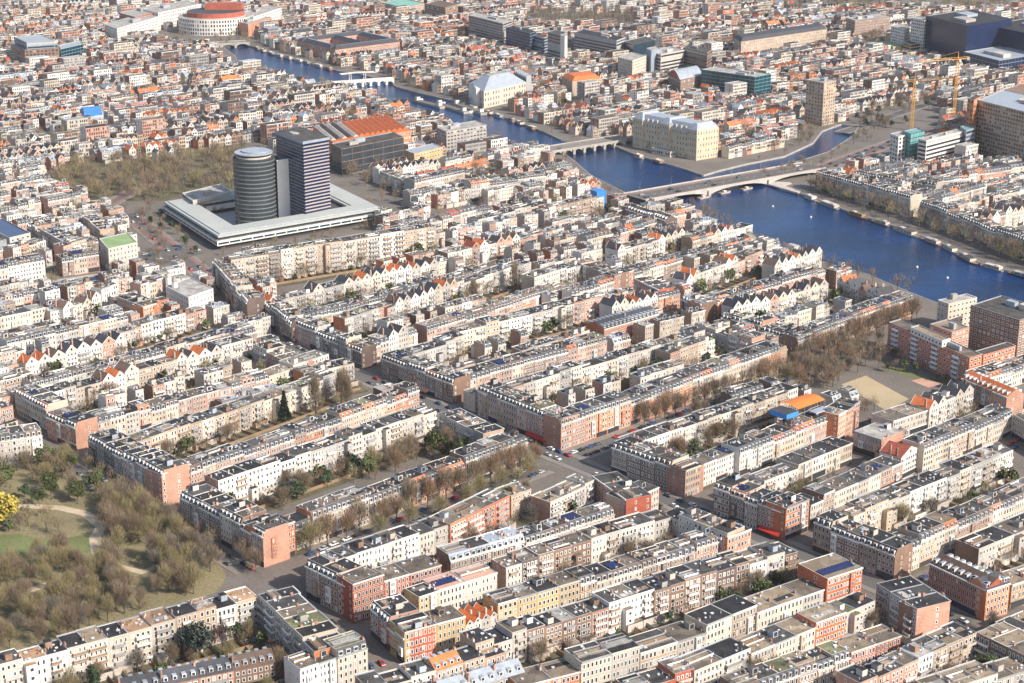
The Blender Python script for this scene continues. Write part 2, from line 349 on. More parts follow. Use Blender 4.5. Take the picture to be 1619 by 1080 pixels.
WALLP = {'P': [('brick_pink', 5), ('brick_orange', 2), ('brick_brown', 2), ('cream', 1), ('brick_tan', 2)], 'O': [('brick_orange', 5), ('brick_pink', 2), ('brick_tan', 1)],
         'B': [('brick_brown', 5), ('brick_dark', 1.6), ('brick_pink', 2), ('brick_tan', 1)], 'W': [('white', 2.2), ('offwhite', 4), ('cream', 3), ('brick_tan', 2), ('brick_pink', 1.2), ('grey_wall', .8)], 'C': [('cream', 5), ('brick_tan', 3), ('offwhite', 2)],
         'R': [('brick_red', 5), ('brick_vermilion', 2)], 'V': [('brick_vermilion', 4), ('brick_orange', 1)], 'Y': [('ochre', 5), ('brick_tan', 1)], 'G': [('grey_wall', 4), ('offwhite', 3), ('bluegrey_wall', .6)],
         'M': [('offwhite', 2.5), ('brick_pink', 3.5), ('cream', 2.5), ('brick_brown', 2.2), ('white', 1.2), ('brick_tan', 3), ('grey_wall', .8), ('brick_orange', .8)],
         'F': [('white', 3), ('offwhite', 3.5), ('cream', 2), ('brick_pink', 2.6), ('brick_tan', 1.4), ('brick_brown', 1.2), ('grey_wall', .8), ('brick_orange', .5)], 'D': [('brick_dark', 3), ('brick_brown', 4)]}
ROOFP = {'F': [('bitumen_grey', 3), ('gravel', 2), ('light_roof', 2), ('bitumen_dark', 2), ('zinc', .8)], 'k': [('bitumen_dark', 6), ('bitumen_grey', 3), ('gravel', 1.2), ('moss_roof', .3)], 't': [('gravel', 3), ('tan_roof', 4), ('bitumen_grey', 1)],
         'm': [('bitumen_dark', 4), ('bitumen_grey', 3), ('gravel', 2.5), ('tan_roof', 1), ('light_roof', .5), ('moss_roof', .3)], 'u': [('rust_roof', 3), ('bitumen_dark', 3), ('bitumen_grey', 1), ('tan_roof', 1)], 'l': [('light_roof', 2), ('bitumen_grey', 2)], 'z': [('zinc', 3), ('bitumen_grey', 1)]}
TILEP = {'F': [('slate', 5), ('zinc', 1.5), ('tile_brown', 2), ('tile_orange', 1), ('tile_red', .6)], 'k': [('slate', 5), ('tile_brown', 2), ('tile_orange', 1)], 'o': [('tile_orange', 2.4), ('slate', 4), ('tile_brown', 2)], 't': [('slate', 3), ('tile_brown', 2), ('tile_orange', 1)], 'm': [('slate', 7), ('tile_brown', 3), ('tile_orange', .9), ('tile_red', .5)],
         'l': [('slate', 1), ('zinc', 1)], 'z': [('zinc', 1)]}
def pick(r, lst):
    t = r.random() * sum(w for _, w in lst)
    for k, w in lst:
        t -= w
        if t <= 0: return k
    return lst[-1][0]
COLWORD = {'brick_pink': 'pinkish brick', 'brick_orange': 'orange brick', 'brick_red': 'red brick', 'brick_brown': 'brown brick', 'brick_dark': 'dark brick', 'brick_tan': 'tan brick', 'ochre': 'ochre', 'cream': 'cream',
           'white': 'white', 'offwhite': 'off-white', 'grey_wall': 'grey', 'bluegrey_wall': 'blue-grey', 'brick_vermilion': 'bright red brick'}
ROOFWORD = {'bitumen_dark': 'black roof', 'bitumen_grey': 'grey roof', 'gravel': 'gravel roof', 'tan_roof': 'tan roof', 'light_roof': 'pale roof', 'slate': 'slate roof', 'tile_orange': 'orange tiled roof', 'tile_red': 'red tiled roof',
            'moss_roof': 'mossy roof', 'zinc': 'zinc roof', 'tile_brown': 'brown tiled roof', 'terracotta': 'terracotta roof', 'rust_roof': 'rusty brown roof'}
def house(r, w, d, H, typ, wf_, wr_, roof, tile, lod, ends=(False, False), style=None, vis_front=True):
    """a row house: street front at y=0, garden side at y=d. Returns parts."""
    parts = {}
    def P(k):
        k = k if lod == 0 else 'all'
        if k not in parts: parts[k] = MB(); parts[k].tint = tint
        return parts[k]
    tint = r.uniform(.78, 1.18)
    Hw = H - (2.7 if typ == 'm' else 0)
    if typ == 'g': Hw = H - min(w * .5, 3.6)
    if typ == 'r': Hw = H - 3.4
    nf = max(2, round(Hw / 3.25)); W = P('wall')
    # walls
    hb = H if typ == 'm' else Hw
    W.q((0, 0, 0), (w, 0, 0), (w, 0, Hw), (0, 0, Hw), wf_)
    W.q((w, d, 0), (0, d, 0), (0, d, hb), (w, d, hb), wr_)
    for x, sgn in ((0, -1), (w, 1)):
        side = wf_ if ends[0 if sgn < 0 else 1] else wr_
        if typ == 'm': pts = [(x, 0, 0), (x, d, 0), (x, d, H), (x, 1.5, H), (x, .1, Hw)]
        elif typ == 'r': pts = [(x, 0, 0), (x, d, 0), (x, d, Hw), (x, d / 2, H), (x, 0, Hw)]
        else: pts = [(x, 0, 0), (x, d, 0), (x, d, Hw), (x, 0, Hw)]
        W.poly(pts if sgn > 0 else pts[::-1], side)
    tr = r.choice(['frame_white', 'frame_white', 'trim_cream', 'trim_grey'])
    # windows
    nb = max(2, round(w / r.uniform(1.75, 2.15))); win = P('windows')
    g0 = r.random() < .45
    wfrac = r.uniform(.56, .74); hfrac = r.uniform(.6, .72)
    z1 = Hw - .55
    hs = z1 / nf
    facade(win, (0, 0), (1, 0), (0, -1), w, hs if nf > 1 else 0, z1, nf - 1, nb, wfrac, hfrac, lod=lod, frame='frame_white' if r.random() < .85 else 'trim_cream')
    if lod < 2:      # ground floor: shop front, or doors and windows
        if g0:
            win.q((.3, -.06, .3), (w - .3, -.06, .3), (w - .3, -.06, 2.7), (.3, -.06, 2.7), r.choice(['glass', 'glass', 'dark_trim'])); P('wall>trim').box(.1, w - .1, -.18, 0, 2.75, 3.15, r.choice(['frame_white', 'trim_grey', 'dark_trim', 'awning']))
        else: facade(win, (0, 0), (1, 0), (0, -1), w, 0, hs, 1, nb, wfrac, .66, lod=lod)
    rear_nb = max(2, round(w / 2.2))
    zr = (H if typ == 'm' else Hw) - .5; nfr = max(2, round(zr / 3.2))
    facade(win, (w, d), (-1, 0), (0, 1), w, 0, zr, nfr, rear_nb, r.uniform(.5, .7), r.uniform(.52, .66), lod=lod)
    for k, x, e, n in ((0, 0, (0, -1), (-1, 0)), (1, w, (0, 1), (1, 0))):
        if ends[k] and r.random() < .9:
            o = (0, d) if k == 0 else (w, 0); mod = r.choice([2, 3])
            facade(win, o, e, n, d, 1.0, Hw - .6, nf, 4, .32, .5, lod=lod, skip=lambda i, j: (i + (0 if nf < 4 else 1)) % mod != 0)
    # bay windows, string courses, cornice
    if lod < 2 and r.random() < .35 and w > 5:
        bx = w * r.choice([.3, .5, .7]); bz1 = hs * (nf - (1 if r.random() < .6 else 0)); B = P('wall>bay_window'); bwid = 1.25
        B.box(bx - bwid, bx + bwid, -.9, 0, hs, bz1, 'frame_white' if r.random() < .6 else wf_, skip='bu')
        facade(B, (bx - bwid, -.9), (1, 0), (0, -1), bwid * 2, hs, bz1, max(1, round((bz1 - hs) / hs)), 2, .7, .6, lod=max(1, lod))
    if lod < 2 and r.random() < .6:
        for j in range(1, nf):
            T = P('wall>trim'); z = hs * j + .02; T.q((0, -.035, z), (w, -.035, z), (w, -.035, z + .22), (0, -.035, z + .22), 'trim_cream')
    if typ != 'g':
        P('cornice').box(.03, w - .03, -.4, 0, Hw - .45, Hw + .12, tr, skip='bu')
    Rf = P('roof')
    rim = r.choice(['frame_white', 'trim_grey', 'trim_grey', 'zinc', 'trim_cream'])
    if typ in ('f', 'm'):
        y0 = 1.5 if typ == 'm' else 0.0
        zz = H - .22
        Rf.q((.2, y0 + .2, zz), (w - .2, y0 + .2, zz), (w - .2, d - .25, zz), (.2, d - .25, zz), roof)
        # parapet ring
        o = [(0, y0), (w, y0), (w, d), (0, d)]; i_ = [(.2, y0 + .2), (w - .2, y0 + .2), (w - .2, d - .25), (.2, d - .25)]
        for k in range(4):
            j = (k + 1) % 4
            Rf.q((*o[k], H), (*o[j], H), (*i_[j], H), (*i_[k], H), rim); Rf.q((*i_[k], H), (*i_[j], H), (*i_[j], zz), (*i_[k], zz), rim)
        if typ == 'm':
            ml = P('mansard') if lod == 0 else Rf
            ml.q((0, .1, Hw), (w, .1, Hw), (w, 1.5, H), (0, 1.5, H), tile)
            nd = max(1, round(w / 2.9)); dw = r.uniform(1.2, 1.9); dh = r.uniform(1.7, 2.15)
            for k in range(nd):
                cx = w * (k + .5) / nd; D = P('mansard>dormers'); x0, x1 = cx - dw / 2, cx + dw / 2
                D.box(x0, x1, .12, 1.6, Hw + .2, Hw + .2 + dh, 'frame_white', top='zinc' if r.random() < .6 else 'light_roof', skip='b')
                D.q((x0 + .15, .1, Hw + .45), (x1 - .15, .1, Hw + .45), (x1 - .15, .1, Hw + dh - .05), (x0 + .15, .1, Hw + dh - .05), 'glass')
    elif typ == 'g':
        gh = H - Hw; x2 = w / 2
        W.tri((0, 0, Hw), (w, 0, Hw), (x2, 0, H), wf_); W.tri((w, d, Hw), (0, d, Hw), (x2, d, H), wr_)
        Rf.q((-.1, -.15, Hw - .1), (-.1, d + .15, Hw - .1), (x2, d + .15, H + .05), (x2, -.15, H + .05), tile); Rf.q((w + .1, d + .15, Hw - .1), (w + .1, -.15, Hw - .1), (x2, -.15, H + .05), (x2, d + .15, H + .05), tile)
        if lod < 2:
            C_ = P('wall>gable_coping')
            for y in (-.18, d + .18):
                for xa, xb in ((-.1, x2), (w + .1, x2)):
                    C_.q((xa, y, Hw - .25), (xb, y, H - .1), (xb, y, H + .25), (xa, y, Hw + .1), 'frame_white')
        win.q((x2 - .5, -.08, Hw + gh * .15), (x2 + .5, -.08, Hw + gh * .15), (x2 + .5, -.08, Hw + gh * .55), (x2 - .5, -.08, Hw + gh * .55), 'glass')
        win.q((x2 + .5, d + .08, Hw + gh * .1), (x2 - .5, d + .08, Hw + gh * .1), (x2 - .5, d + .08, Hw + gh * .5), (x2 + .5, d + .08, Hw + gh * .5), 'glass')
    else:
        Rf.q((0, -.25, Hw - .1), (w, -.25, Hw - .1), (w, d / 2, H), (0, d / 2, H), tile); Rf.q((w, d + .25, Hw - .1), (0, d + .25, Hw - .1), (0, d / 2, H), (w, d / 2, H), tile)
        if lod < 2 or r.random() < .5:
            for side in (0, 1):
                nd = max(1, round(w / 3.4))
                for k in range(nd):
                    cx = w * (k + .5) / nd; D = P('roof>dormers'); y0, y1 = (.9, d / 2 - .4) if side == 0 else (d / 2 + .4, d - .9)
                    D.box(cx - .75, cx + .75, y0, y1, Hw + .3, Hw + 2.1, 'frame_white', top='zinc', skip='')
                    yy = y0 - .03 if side == 0 else y1 + .03
                    a, b = (cx - .55, cx + .55) if side == 0 else (cx + .55, cx - .55)
                    D.q((a, yy, Hw + .75), (b, yy, Hw + .75), (b, yy, Hw + 1.9), (a, yy, Hw + 1.9), 'glass')
    # roofscape
    K = P('roof>chimneys')
    if r.random() < .8:
        for k in range(1 if lod == 2 else r.choice([1, 2])):
            cy = d * r.uniform(.2, .8); cx = r.choice([.45, w - .45]); hz = H + r.uniform(.5, 1.1); zb = Hw if typ in 'gr' else H - .25
            K.box(cx - .32, cx + .32, cy - .55, cy + .55, zb, hz, r.choice(['brick_brown', 'brick_pink', 'offwhite']), top='trim_grey')
            if lod == 0:
                for q in (-.3, .05, .35): K.box(cx - .12, cx + .12, cy + q - .1, cy + q + .1, hz, hz + .4, 'pot')
    if typ in 'fm':
        X = P('roof>rooflights'); zz = H - .22
        for k in range(r.choice([1, 1, 2, 3, 4]) if lod < 2 else r.choice([0, 0, 1])):
            cx = r.uniform(1, w - 1); cy = r.uniform(2.4, d - 1.2); a = r.uniform(.35, .75)
            X.box(cx - a, cx + a, cy - a * .8, cy + a * .8, zz, zz + .38, 'trim_grey', top=r.choice(['skylight', 'skylight', 'frame_white']))
        q = r.random()
        if lod < 2 and w > 4.5:
            if q < .2:
                B = P('roof>roof_hut'); x0 = r.uniform(.6, w - 3.4) if w > 4.2 else .6; y0 = r.uniform(3, d - 4.2); m_ = r.choice(['white', 'offwhite', 'grey_wall', 'brick_brown', 'zinc'])
                B.box(x0, x0 + 2.6, y0, y0 + 3, zz, zz + 2.4, m_, top=roof); B.q((x0 + .4, y0 - .04, zz + .3), (x0 + 2.2, y0 - .04, zz + .3), (x0 + 2.2, y0 - .04, zz + 2.1), (x0 + .4, y0 - .04, zz + 2.1), 'glass')
            elif q < .42:
                B = P('roof>roof_terrace'); y0 = r.uniform(2.4, d - 5); y1 = y0 + r.uniform(3, 4.4)
                B.box(.5, w - .5, y0, y1, zz, zz + .14, r.choice(['wood_deck', 'tan_roof', 'light_roof']))
                for (xa, xb, ya, yb) in ((.5, w - .5, y0, y0 + .06), (.5, w - .5, y1 - .06, y1), (.5, .56, y0, y1), (w - .56, w - .5, y0, y1)): B.box(xa, xb, ya, yb, zz + .5, zz + 1.1, r.choice(['rail', 'frame_white', 'rail']))
            elif q < .46:
                B = P('roof>solar_panels')
                for k in range(max(1, int((w - 1.6) / 1.7))):
                    x0 = .8 + k * 1.7
                    for y0 in (3.0, 5.4): B.poly([(x0, y0, zz + .25), (x0 + 1.5, y0, zz + .25), (x0 + 1.5, y0 + 1.6, zz + .95), (x0, y0 + 1.6, zz + .95)], 'solar')
            elif q < .7:
                B = P('roof>roof_terrace'); y0 = r.uniform(2.6, d - 4); B.box(w * .15, w * .85, y0, y0 + 2.6, zz, zz + .06, r.choice(['gravel', 'light_roof', 'bitumen_dark', 'tan_roof']))
        if lod < 2:
            for k in range(r.choice([1, 2, 3, 4])):
                cx = r.uniform(.8, w - .8); cy = r.uniform(2.2, d - .8); X.box(cx - .14, cx + .14, cy - .14, cy + .14, zz, zz + r.uniform(.5, 1.1), r.choice(['trim_grey', 'frame_white', 'dark_trim']))
    # garden side: balconies, extensions
    if lod < 2:
        if r.random() < .85:
            B = P('balconies'); bx0 = r.uniform(.3, w * .35); bx1 = w - r.uniform(.3, w * .3); dep = r.uniform(1.0, 1.6); rl = r.choice(['rail', 'frame_white', 'frame_white', 'wood_deck', 'offwhite'])
            for j in range(1, nfr):
                if r.random() < .82:
                    z = zr / nfr * j; B.box(bx0, bx1, d, d + dep, z - .12, z + .06, 'offwhite', skip='fu'); B.box(bx0, bx1, d + dep - .05, d + dep, z + .1, z + 1.0, rl); B.box(bx0, bx0 + .05, d, d + dep - .05, z + .1, z + 1.0, rl); B.box(bx1 - .05, bx1, d, d + dep - .05, z + .1, z + 1.0, rl)
        elif r.random() < .6:
            B = P('rear_extension'); ew = w * r.uniform(.35, .5); ex = r.choice([0.02, w - ew - .02]); eh = zr * r.choice([.5, .75, 1.0]) - .3; B.box(ex, ex + ew, d, d + 2.6, 0, eh, wr_, top=roof, skip='f'); facade(B, (ex + ew, d + 2.6), (-1, 0), (0, 1), ew, 0, eh, max(1, round(eh / 3.2)), 1, .5, .5, lod=1)
        if r.random() < .4:
            B = P('rear_extension'); B.box(.3, w - .3, d, d + r.uniform(2.5, 4), 0, 3.0 + r.random() * .3, r.choice(['offwhite', wr_]), top=r.choice(['bitumen_dark', 'gravel', 'light_roof']), skip='f')
    return parts, dict(wall=wf_, rear=wr_, roof=(roof if typ in 'fm' else tile), typ=typ, g=g0)
PART_STUFF = ('windows', 'dormers', 'chimneys', 'rooflights', 'balconies', 'solar_panels', 'trim', 'gable_coping')

# id, x0,y0, x1,y1 (camera-side eave in the photograph), height, depth, camera side f=street front r=garden side, wall palette, types, roof palette, house width, where it stands
ROWS = [
 ('P1', -70, 1070, 408, 941, 16, 11.5, 'r', 'W', 'fffm', 'u', 8.2, 'white-backed terrace below the park'),
 ('P2', 408, 943, 496, 1028, 15.5, 14, 'r', 'WG', 'f', 'k', 9, 'short terrace running down from the park corner'),
 ('P3', 474, 1056, 534, 1036, 13, 12, 'f', 'W', 'f', 't', 9, 'white corner pair at bottom edge'),
 ('P4', 533, 1030, 581, 1015, 15, 11, 'f', 'C', 'm', 'k', 9, 'pair behind the white corner pair'),
 ('P5', 190, 1097, 436, 1046, 9, 10, 'r', 'B', 'r', 'm', 13, 'low tiled row at the bottom left edge'),
 ('B1', 482, 887, 557, 923, 16.5, 13, 'f', 'PB', 'fm', 'k', 8.5, 'corner terrace at the park crossing'),
 ('B2', 557, 924, 607, 908, 17, 12, 'f', 'R', 'f', 't', 15, 'red corner block near the bottom left'),
 ('B2b', 607, 919, 698, 893, 12.5, 13, 'f', 'R', 'f', 't', 12, 'red brick wing with white windows'),
 ('B3', 540, 884, 712, 828, 14.5, 11, 'r', 'W', 'f', 'k', 8.5, 'white backs behind the red brick wing'),
 ('B4', 712, 829, 806, 783, 15, 12, 'r', 'V', 'f', 't', 11, 'vermilion row by the wide tree street'),
 ('C1', 712, 879, 830, 846, 14, 11, 'f', 'B', 'm', 'z', 10, 'blue-grey mansard terrace'),
 ('C2', 831, 846, 972, 800, 12.5, 10, 'f', 'P', 'm', 'o', 8, 'low mansard row beside the blue-grey terrace'),
 ('C3', 808, 782, 840, 770, 13, 11, 'r', 'PG', 'f', 'k', 8, 'end of the vermilion row'),
 ('C4', 870, 792, 940, 760, 13, 11, 'r', 'W', 'f', 'm', 8, 'white backs near the shopping street crossing'),
 ('C5', 936, 752, 990, 790, 14, 13, 'f', 'R', 'f', 'k', 11, 'dark red side-street row'),
 ('C6', 990, 792, 1042, 770, 13, 12, 'f', 'O', 'f', 'k', 13, 'orange gable corner by shopping street'),
 ('D0', 662, 944, 693, 934, 15, 10, 'f', 'Y', 'f', 'm', 10, 'narrow ochre house beside the long white block'),
 ('D1', 693, 933, 786, 905, 14, 12, 'f', 'W', 'f', 'T', 15, 'long white block with terracotta roof'),
 ('D2', 800, 893, 1062, 817, 13.5, 11, 'r', 'BC', 'f', 'm', 8.3, 'brown-backed terrace in the lower middle'),
 ('D3', 1046, 806, 1150, 846, 15, 12, 'r', 'WG', 'm', 'k', 8.5, 'side terrace closing the brown-backed court'),
 ('E0', 585, 953, 639, 1000, 14, 13, 'f', 'RB', 'm', 'k', 8, 'corner terrace opposite the red corner block'),
 ('E1', 639, 1000, 736, 974, 14, 12, 'f', 'Y', 'f', 'k', 12, 'ochre corner row with black roof'),
 ('E2', 736, 986, 786, 967, 10.5, 11, 'f', 'C', 'g', 'O', 4.4, 'orange gabled group'),
 ('E3', 787, 955, 917, 917, 13, 11, 'f', 'Y', 'f', 'k', 10, 'ochre terrace with black roof'),
 ('E4', 917, 917, 1147, 846, 13, 11, 'f', 'PB', 'm', 'k', 8, 'mansard terrace beyond the ochre one'),
 ('E5', 1150, 850, 1188, 836, 14, 12, 'f', 'O', 'f', 'k', 13, 'orange brick end block'),
 ('F1', 752, 1022, 1035, 933, 13, 11, 'r', 'BW', 'f', 'm', 8, 'terrace with garden bays in the lower middle'),
 ('F2', 1035, 933, 1262, 868, 13.5, 12, 'r', 'WBP', 'f', 'k', 8.5, 'terrace left of the tan-roofed red block'),
 ('G0', 822, 1086, 924, 1060, 10, 12, 'f', 'O', 'f', 't', 13, 'low tan-roofed block at the bottom edge'),
 ('G1', 919, 1047, 1012, 1021, 14, 12, 'f', 'C', 'f', 'k', 13, 'dark-roofed cream block near the bottom edge'),
 ('G2', 1012, 1033, 1117, 1000, 11, 13, 'f', 'C', 'f', 't', 13, 'long tan-roofed cream block'),
 ('G3', 1117, 988, 1197, 956, 14, 12, 'f', 'C', 'f', 'k', 13, 'cream block with vents on its dark roof'),
 ('G4', 1197, 969, 1308, 930, 11, 13, 'f', 'C', 'f', 't', 13, 'tan-roofed cream block with stair columns'),
 ('G5', 1308, 915, 1364, 897, 16, 17, 'f', 'V', 'f', 't', 18, 'tan-roofed red block'),
 ('H0', 1000, 1090, 1098, 1061, 12, 11, 'r', 'RB', 'f', 'm', 9, 'brown row at the bottom edge'),
 ('H1', 1098, 1061, 1187, 1024, 13, 11, 'r', 'W', 'f', 'm', 14, 'plain white wall near the bottom edge'),
 ('H2', 1187, 1034, 1290, 992, 11, 12, 'f', 'C', 'f', 't', 12, 'low cream row near the bottom edge'),
 ('H3', 1290, 985, 1338, 968, 13, 11, 'f', 'V', 'f', 't', 15, 'orange-red end block'),
 ('I1', 580, 1092, 690, 1063, 12, 10, 'r', 'GW', 'fm', 'k', 8.5, 'grey row at the bottom edge'),
 ('I2', 690, 1063, 733, 1048, 12, 10, 'f', 'W', 'r', 'O', 11, 'orange dormered bottom-edge pair'),
 ('I3', 734, 1048, 800, 1027, 11.5, 10, 'r', 'W', 'f', 'k', 8, 'low white row beside orange dormers'),
 ('I4', 700, 1100, 830, 1062, 10, 10, 'r', 'G', 'r', 'z', 12, 'zinc-roofed pair at the bottom edge'),
 ('J1', 1170, 1090, 1345, 1030, 13, 11, 'f', 'PB', 'm', 'm', 8.5, 'mansard row at the bottom right edge'),
 ('J2', 1345, 1032, 1425, 1005, 10.5, 11, 'f', 'R', 'f', 't', 12, 'low red brick row near the bottom right'),
 ('J3', 1360, 1080, 1545, 1000, 13, 11, 'r', 'WP', 'fm', 'm', 8.5, 'white-backed row in the bottom right corner'),
 ('J4', 1543, 999, 1650, 1052, 13, 15, 'r', 'DG', 'f', 't', 9, 'tan-roofed row at the right edge bottom'),
 ('J5', 1480, 1100, 1640, 1048, 12, 11, 'r', 'PG', 'f', 't', 9, 'row in the very bottom right corner'),
 ('K1', 1386, 922, 1450, 963, 15.5, 16, 'r', 'G', 'f', 'm', 10, 'grey glazed corner block at lower right'),
 ('K2', 1450, 964, 1500, 944, 15, 9, 'f', 'B', 'm', 't', 10, 'brown brick corner at lower right'),
 ('K3', 1328, 977, 1384, 952, 11, 10, 'r', 'W', 'f', 'm', 9, 'small white pair in the lower right court'),
 ('L1', 1287, 818, 1416, 868, 15.5, 12, 'f', 'BD', 'm', 'k', 8.5, 'dark shopping street terrace, lower right'),
 ('L2', 1416, 867, 1660, 762, 14.5, 12, 'f', 'PC', 'm', 'm', 8.5, 'pink terrace running to the right edge'),
 ('M1', 1470, 891, 1559, 933, 13.5, 12, 'f', 'R', 'r', 'k', 32, 'red corner block with dormered roof'),
 ('M2', 1560, 934, 1597, 922, 13.5, 11, 'f', 'P', 'r', 'k', 13, 'pale end of the dormered corner block'),
 ('M3', 1548, 868, 1660, 822, 11, 12, 'r', 'WG', 'f', 'm', 11, 'white and grey backs at the right edge'),
 ('M4', 1600, 925, 1660, 905, 11, 11, 'f', 'P', 'f', 't', 12, 'tan-roofed pair at the right edge'),
 ('M5', 1596, 1005, 1680, 968, 13, 12, 'f', 'PB', 'm', 't', 9, 'shaded pair at the right edge'),
 ('N1', 1129, 764, 1243, 803, 15.5, 13, 'f', 'B', 'm', 'k', 8.5, 'brown shopping street terrace right of centre'),
 ('N1b', 1243, 804, 1280, 789, 15.5, 12, 'f', 'O', 'f', 'k', 13, 'orange corner of the brown terrace'),
 ('N2', 1282, 794, 1428, 730, 11.5, 12, 'f', 'CP', 'f', 'k', 9, 'cream row behind the dark terrace'),
 ('N3', 1350, 814, 1602, 712, 13.5, 11, 'r', 'W', 'f', 'm', 8.5, 'white backs behind the pink terrace'),
 ('N4', 1461, 707, 1602, 647, 14, 12, 'f', 'C', 'm', 'm', 9, 'cream mansard row below the sand pitch'),
 ('N5', 1350, 681, 1394, 695, 11, 18, 'f', 'B', 'f', 'l', 17, 'brown school block'),
 ('N6', 1412, 666, 1468, 648, 10.5, 14, 'f', 'C', 'f', 't', 12, 'cream school wing'),
 ('N7', 1425, 724, 1454, 710, 11.5, 12, 'f', 'B', 'g', 'R', 12, 'red gabled school house'),
 ('N8', 1470, 642, 1540, 612, 13, 11, 'r', 'WP', 'fg', 'm', 8, 'white backs right of the sand pitch'),
 ('O0', 967, 699, 1084, 740, 15, 13, 'f', 'BP', 'm', 'k', 8.5, 'brown shopping street terrace near centre'),
 ('O0b', 1084, 741, 1108, 732, 15, 12, 'f', 'O', 'f', 'k', 9, 'orange end of central brown terrace'),
 ('O1', 1108, 739, 1170, 714, 11, 11, 'f', 'W', 'f', 'm', 9, 'low white pair beside the orange end'),
 ('O2', 1170, 711, 1326, 650, 14, 12, 'f', 'PW', 'm', 'm', 8.5, 'pink row right of centre'),
 ('O3', 1326, 652, 1360, 632, 17, 11, 'f', 'P', 'f', 'm', 9, 'tall pink end block'),
 ('O4', 1002, 700, 1262, 612, 14, 11, 'r', 'W', 'f', 'k', 8.5, 'white backs right of centre'),
 ('O5', 1262, 735, 1348, 700, 11, 13, 'f', 'C', 'f', 'k', 11, 'dark-roofed cream block right of centre'),
 ('O6', 1190, 768, 1262, 742, 12, 10, 'r', 'W', 'f', 'm', 8, 'white backs beside the brown terrace'),
 ('Q1', 755, 612, 887, 664, 16, 12, 'f', 'BP', 'm', 'k', 8, 'brown terrace by the central crossing'),
 ('Q2', 887, 667, 1235, 546, 15.5, 12, 'f', 'OP', 'm', 'k', 8.5, 'pink terrace on the wide tree street'),
 ('Q3', 790, 617, 1115, 521, 15, 11, 'r', 'CG', 'm', 'k', 8.5, 'long uniform black-roofed terrace'),
 ('Q4', 1115, 517, 1225, 548, 14, 12, 'r', 'BG', 'fm', 'm', 8.5, 'row closing the long court'),
 ('S1', 602, 556, 716, 597, 15, 12, 'f', 'BD', 'm', 'k', 8, 'dark terrace left of the central crossing'),
 ('S2', 717, 598, 960, 534, 14, 11, 'f', 'P', 'm', 'k', 8, 'pink terrace above the long black roof'),
 ('S3', 727, 520, 960, 467, 14, 11, 'r', 'W', 'f', 'k', 8.5, 'white backs above the centre'),
 ('S4', 640, 560, 735, 532, 13, 11, 'r', 'WG', 'f', 'k', 8, 'grey backs above the dark terrace'),
 ('S5', 955, 521, 1042, 496, 11.5, 15, 'f', 'O', 'r', 'k', 20, 'school with hipped dark roof'),
 ('S6', 968, 487, 1040, 468, 12, 11, 'r', 'W', 'g', 'o', 7, 'gabled group above the school'),
 ('T0', 138, 683, 255, 748, 16.5, 14, 'f', 'PB', 'm', 'k', 8, 'pink terrace facing the park'),
 ('T0b', 255, 750, 300, 733, 16, 12, 'f', 'O', 'f', 'k', 12, 'orange end of the park terrace'),
 ('T1', 300, 739, 663, 612, 14.5, 11, 'f', 'PO', 'm', 'k', 8, 'pink terrace left of centre'),
 ('T6', 215, 702, 530, 590, 13.5, 11, 'r', 'W', 'f', 'm', 8.5, 'white backs left of centre'),
 ('T2', 283, 772, 415, 841, 16.5, 14, 'f', 'PB', 'm', 'k', 8, 'pink terrace near the park corner'),
 ('T2b', 415, 842, 466, 824, 16, 12, 'f', 'O', 'f', 'k', 13, 'orange corner house by the park'),
 ('T3', 345, 762, 690, 646, 15, 11, 'r', 'W', 'f', 'k', 8.5, 'black-roofed white backs left of centre'),
 ('T4', 694, 650, 764, 686, 14, 12, 'r', 'W', 'f', 'k', 8.5, 'white row closing the left court'),
 ('T5', 466, 824, 835, 689, 14.5, 11, 'f', 'BO', 'm', 'k', 8.5, 'brown terrace on the wide tree street'),
 ('U0', 72, 648, 118, 668, 15, 13, 'f', 'P', 'm', 'm', 8, ''),
 ('V1', 130, 670, 425, 592, 12.5, 11, 'f', 'MP', 'fm', 'm', 8, ''), ('V1b', 425, 591, 520, 560, 13, 11, 'r', 'C', 'f', 't', 9, ''),
 ('V2', 80, 622, 400, 536, 13, 11, 'r', 'W', 'ffgg', 'o', 7.5, ''), ('V0', 22, 614, 72, 640, 14, 12, 'f', 'PG', 'm', 'o', 8, ''),
 ('V3', 50, 606, 405, 516, 11.5, 10, 'f', 'P', 'mgm', 'o', 7.5, ''), ('V4', -60, 618, 52, 590, 13, 11, 'f', 'P', 'f', 'k', 8, ''), ('V5', -60, 700, 66, 680, 15, 12, 'f', 'PW', 'm', 'm', 8, ''),
 ('V6', 40, 572, 200, 534, 12, 10, 'r', 'W', 'fg', 'o', 7.5, ''), ('V7', -60, 574, 40, 550, 12, 10, 'f', 'W', 'f', 'm', 8, ''), ('V8', -60, 660, 20, 636, 12, 10, 'r', 'W', 'f', 'm', 8, ''),
 ('X1', 10, 540, 202, 497, 12, 10, 'f', 'PW', 'mf', 'm', 7.5, ''), ('X2', 110, 548, 215, 520, 11, 10, 'r', 'W', 'f', 'm', 7.5, ''), ('X3', 207, 519, 326, 488, 11.5, 10, 'r', 'W', 'f', 'm', 8, ''),
 ('X4', 262, 552, 398, 512, 12, 10, 'r', 'W', 'gf', 'o', 7, ''), ('X5', -60, 512, 72, 485, 12, 11, 'f', 'C', 'f', 'm', 9, ''), ('X6', 184, 469, 226, 485, 13.5, 12, 'f', 'O', 'f', 'k', 9, ''), ('X6b', 226, 486, 253, 478, 13.5, 10, 'f', 'O', 'f', 'k', 12, ''),
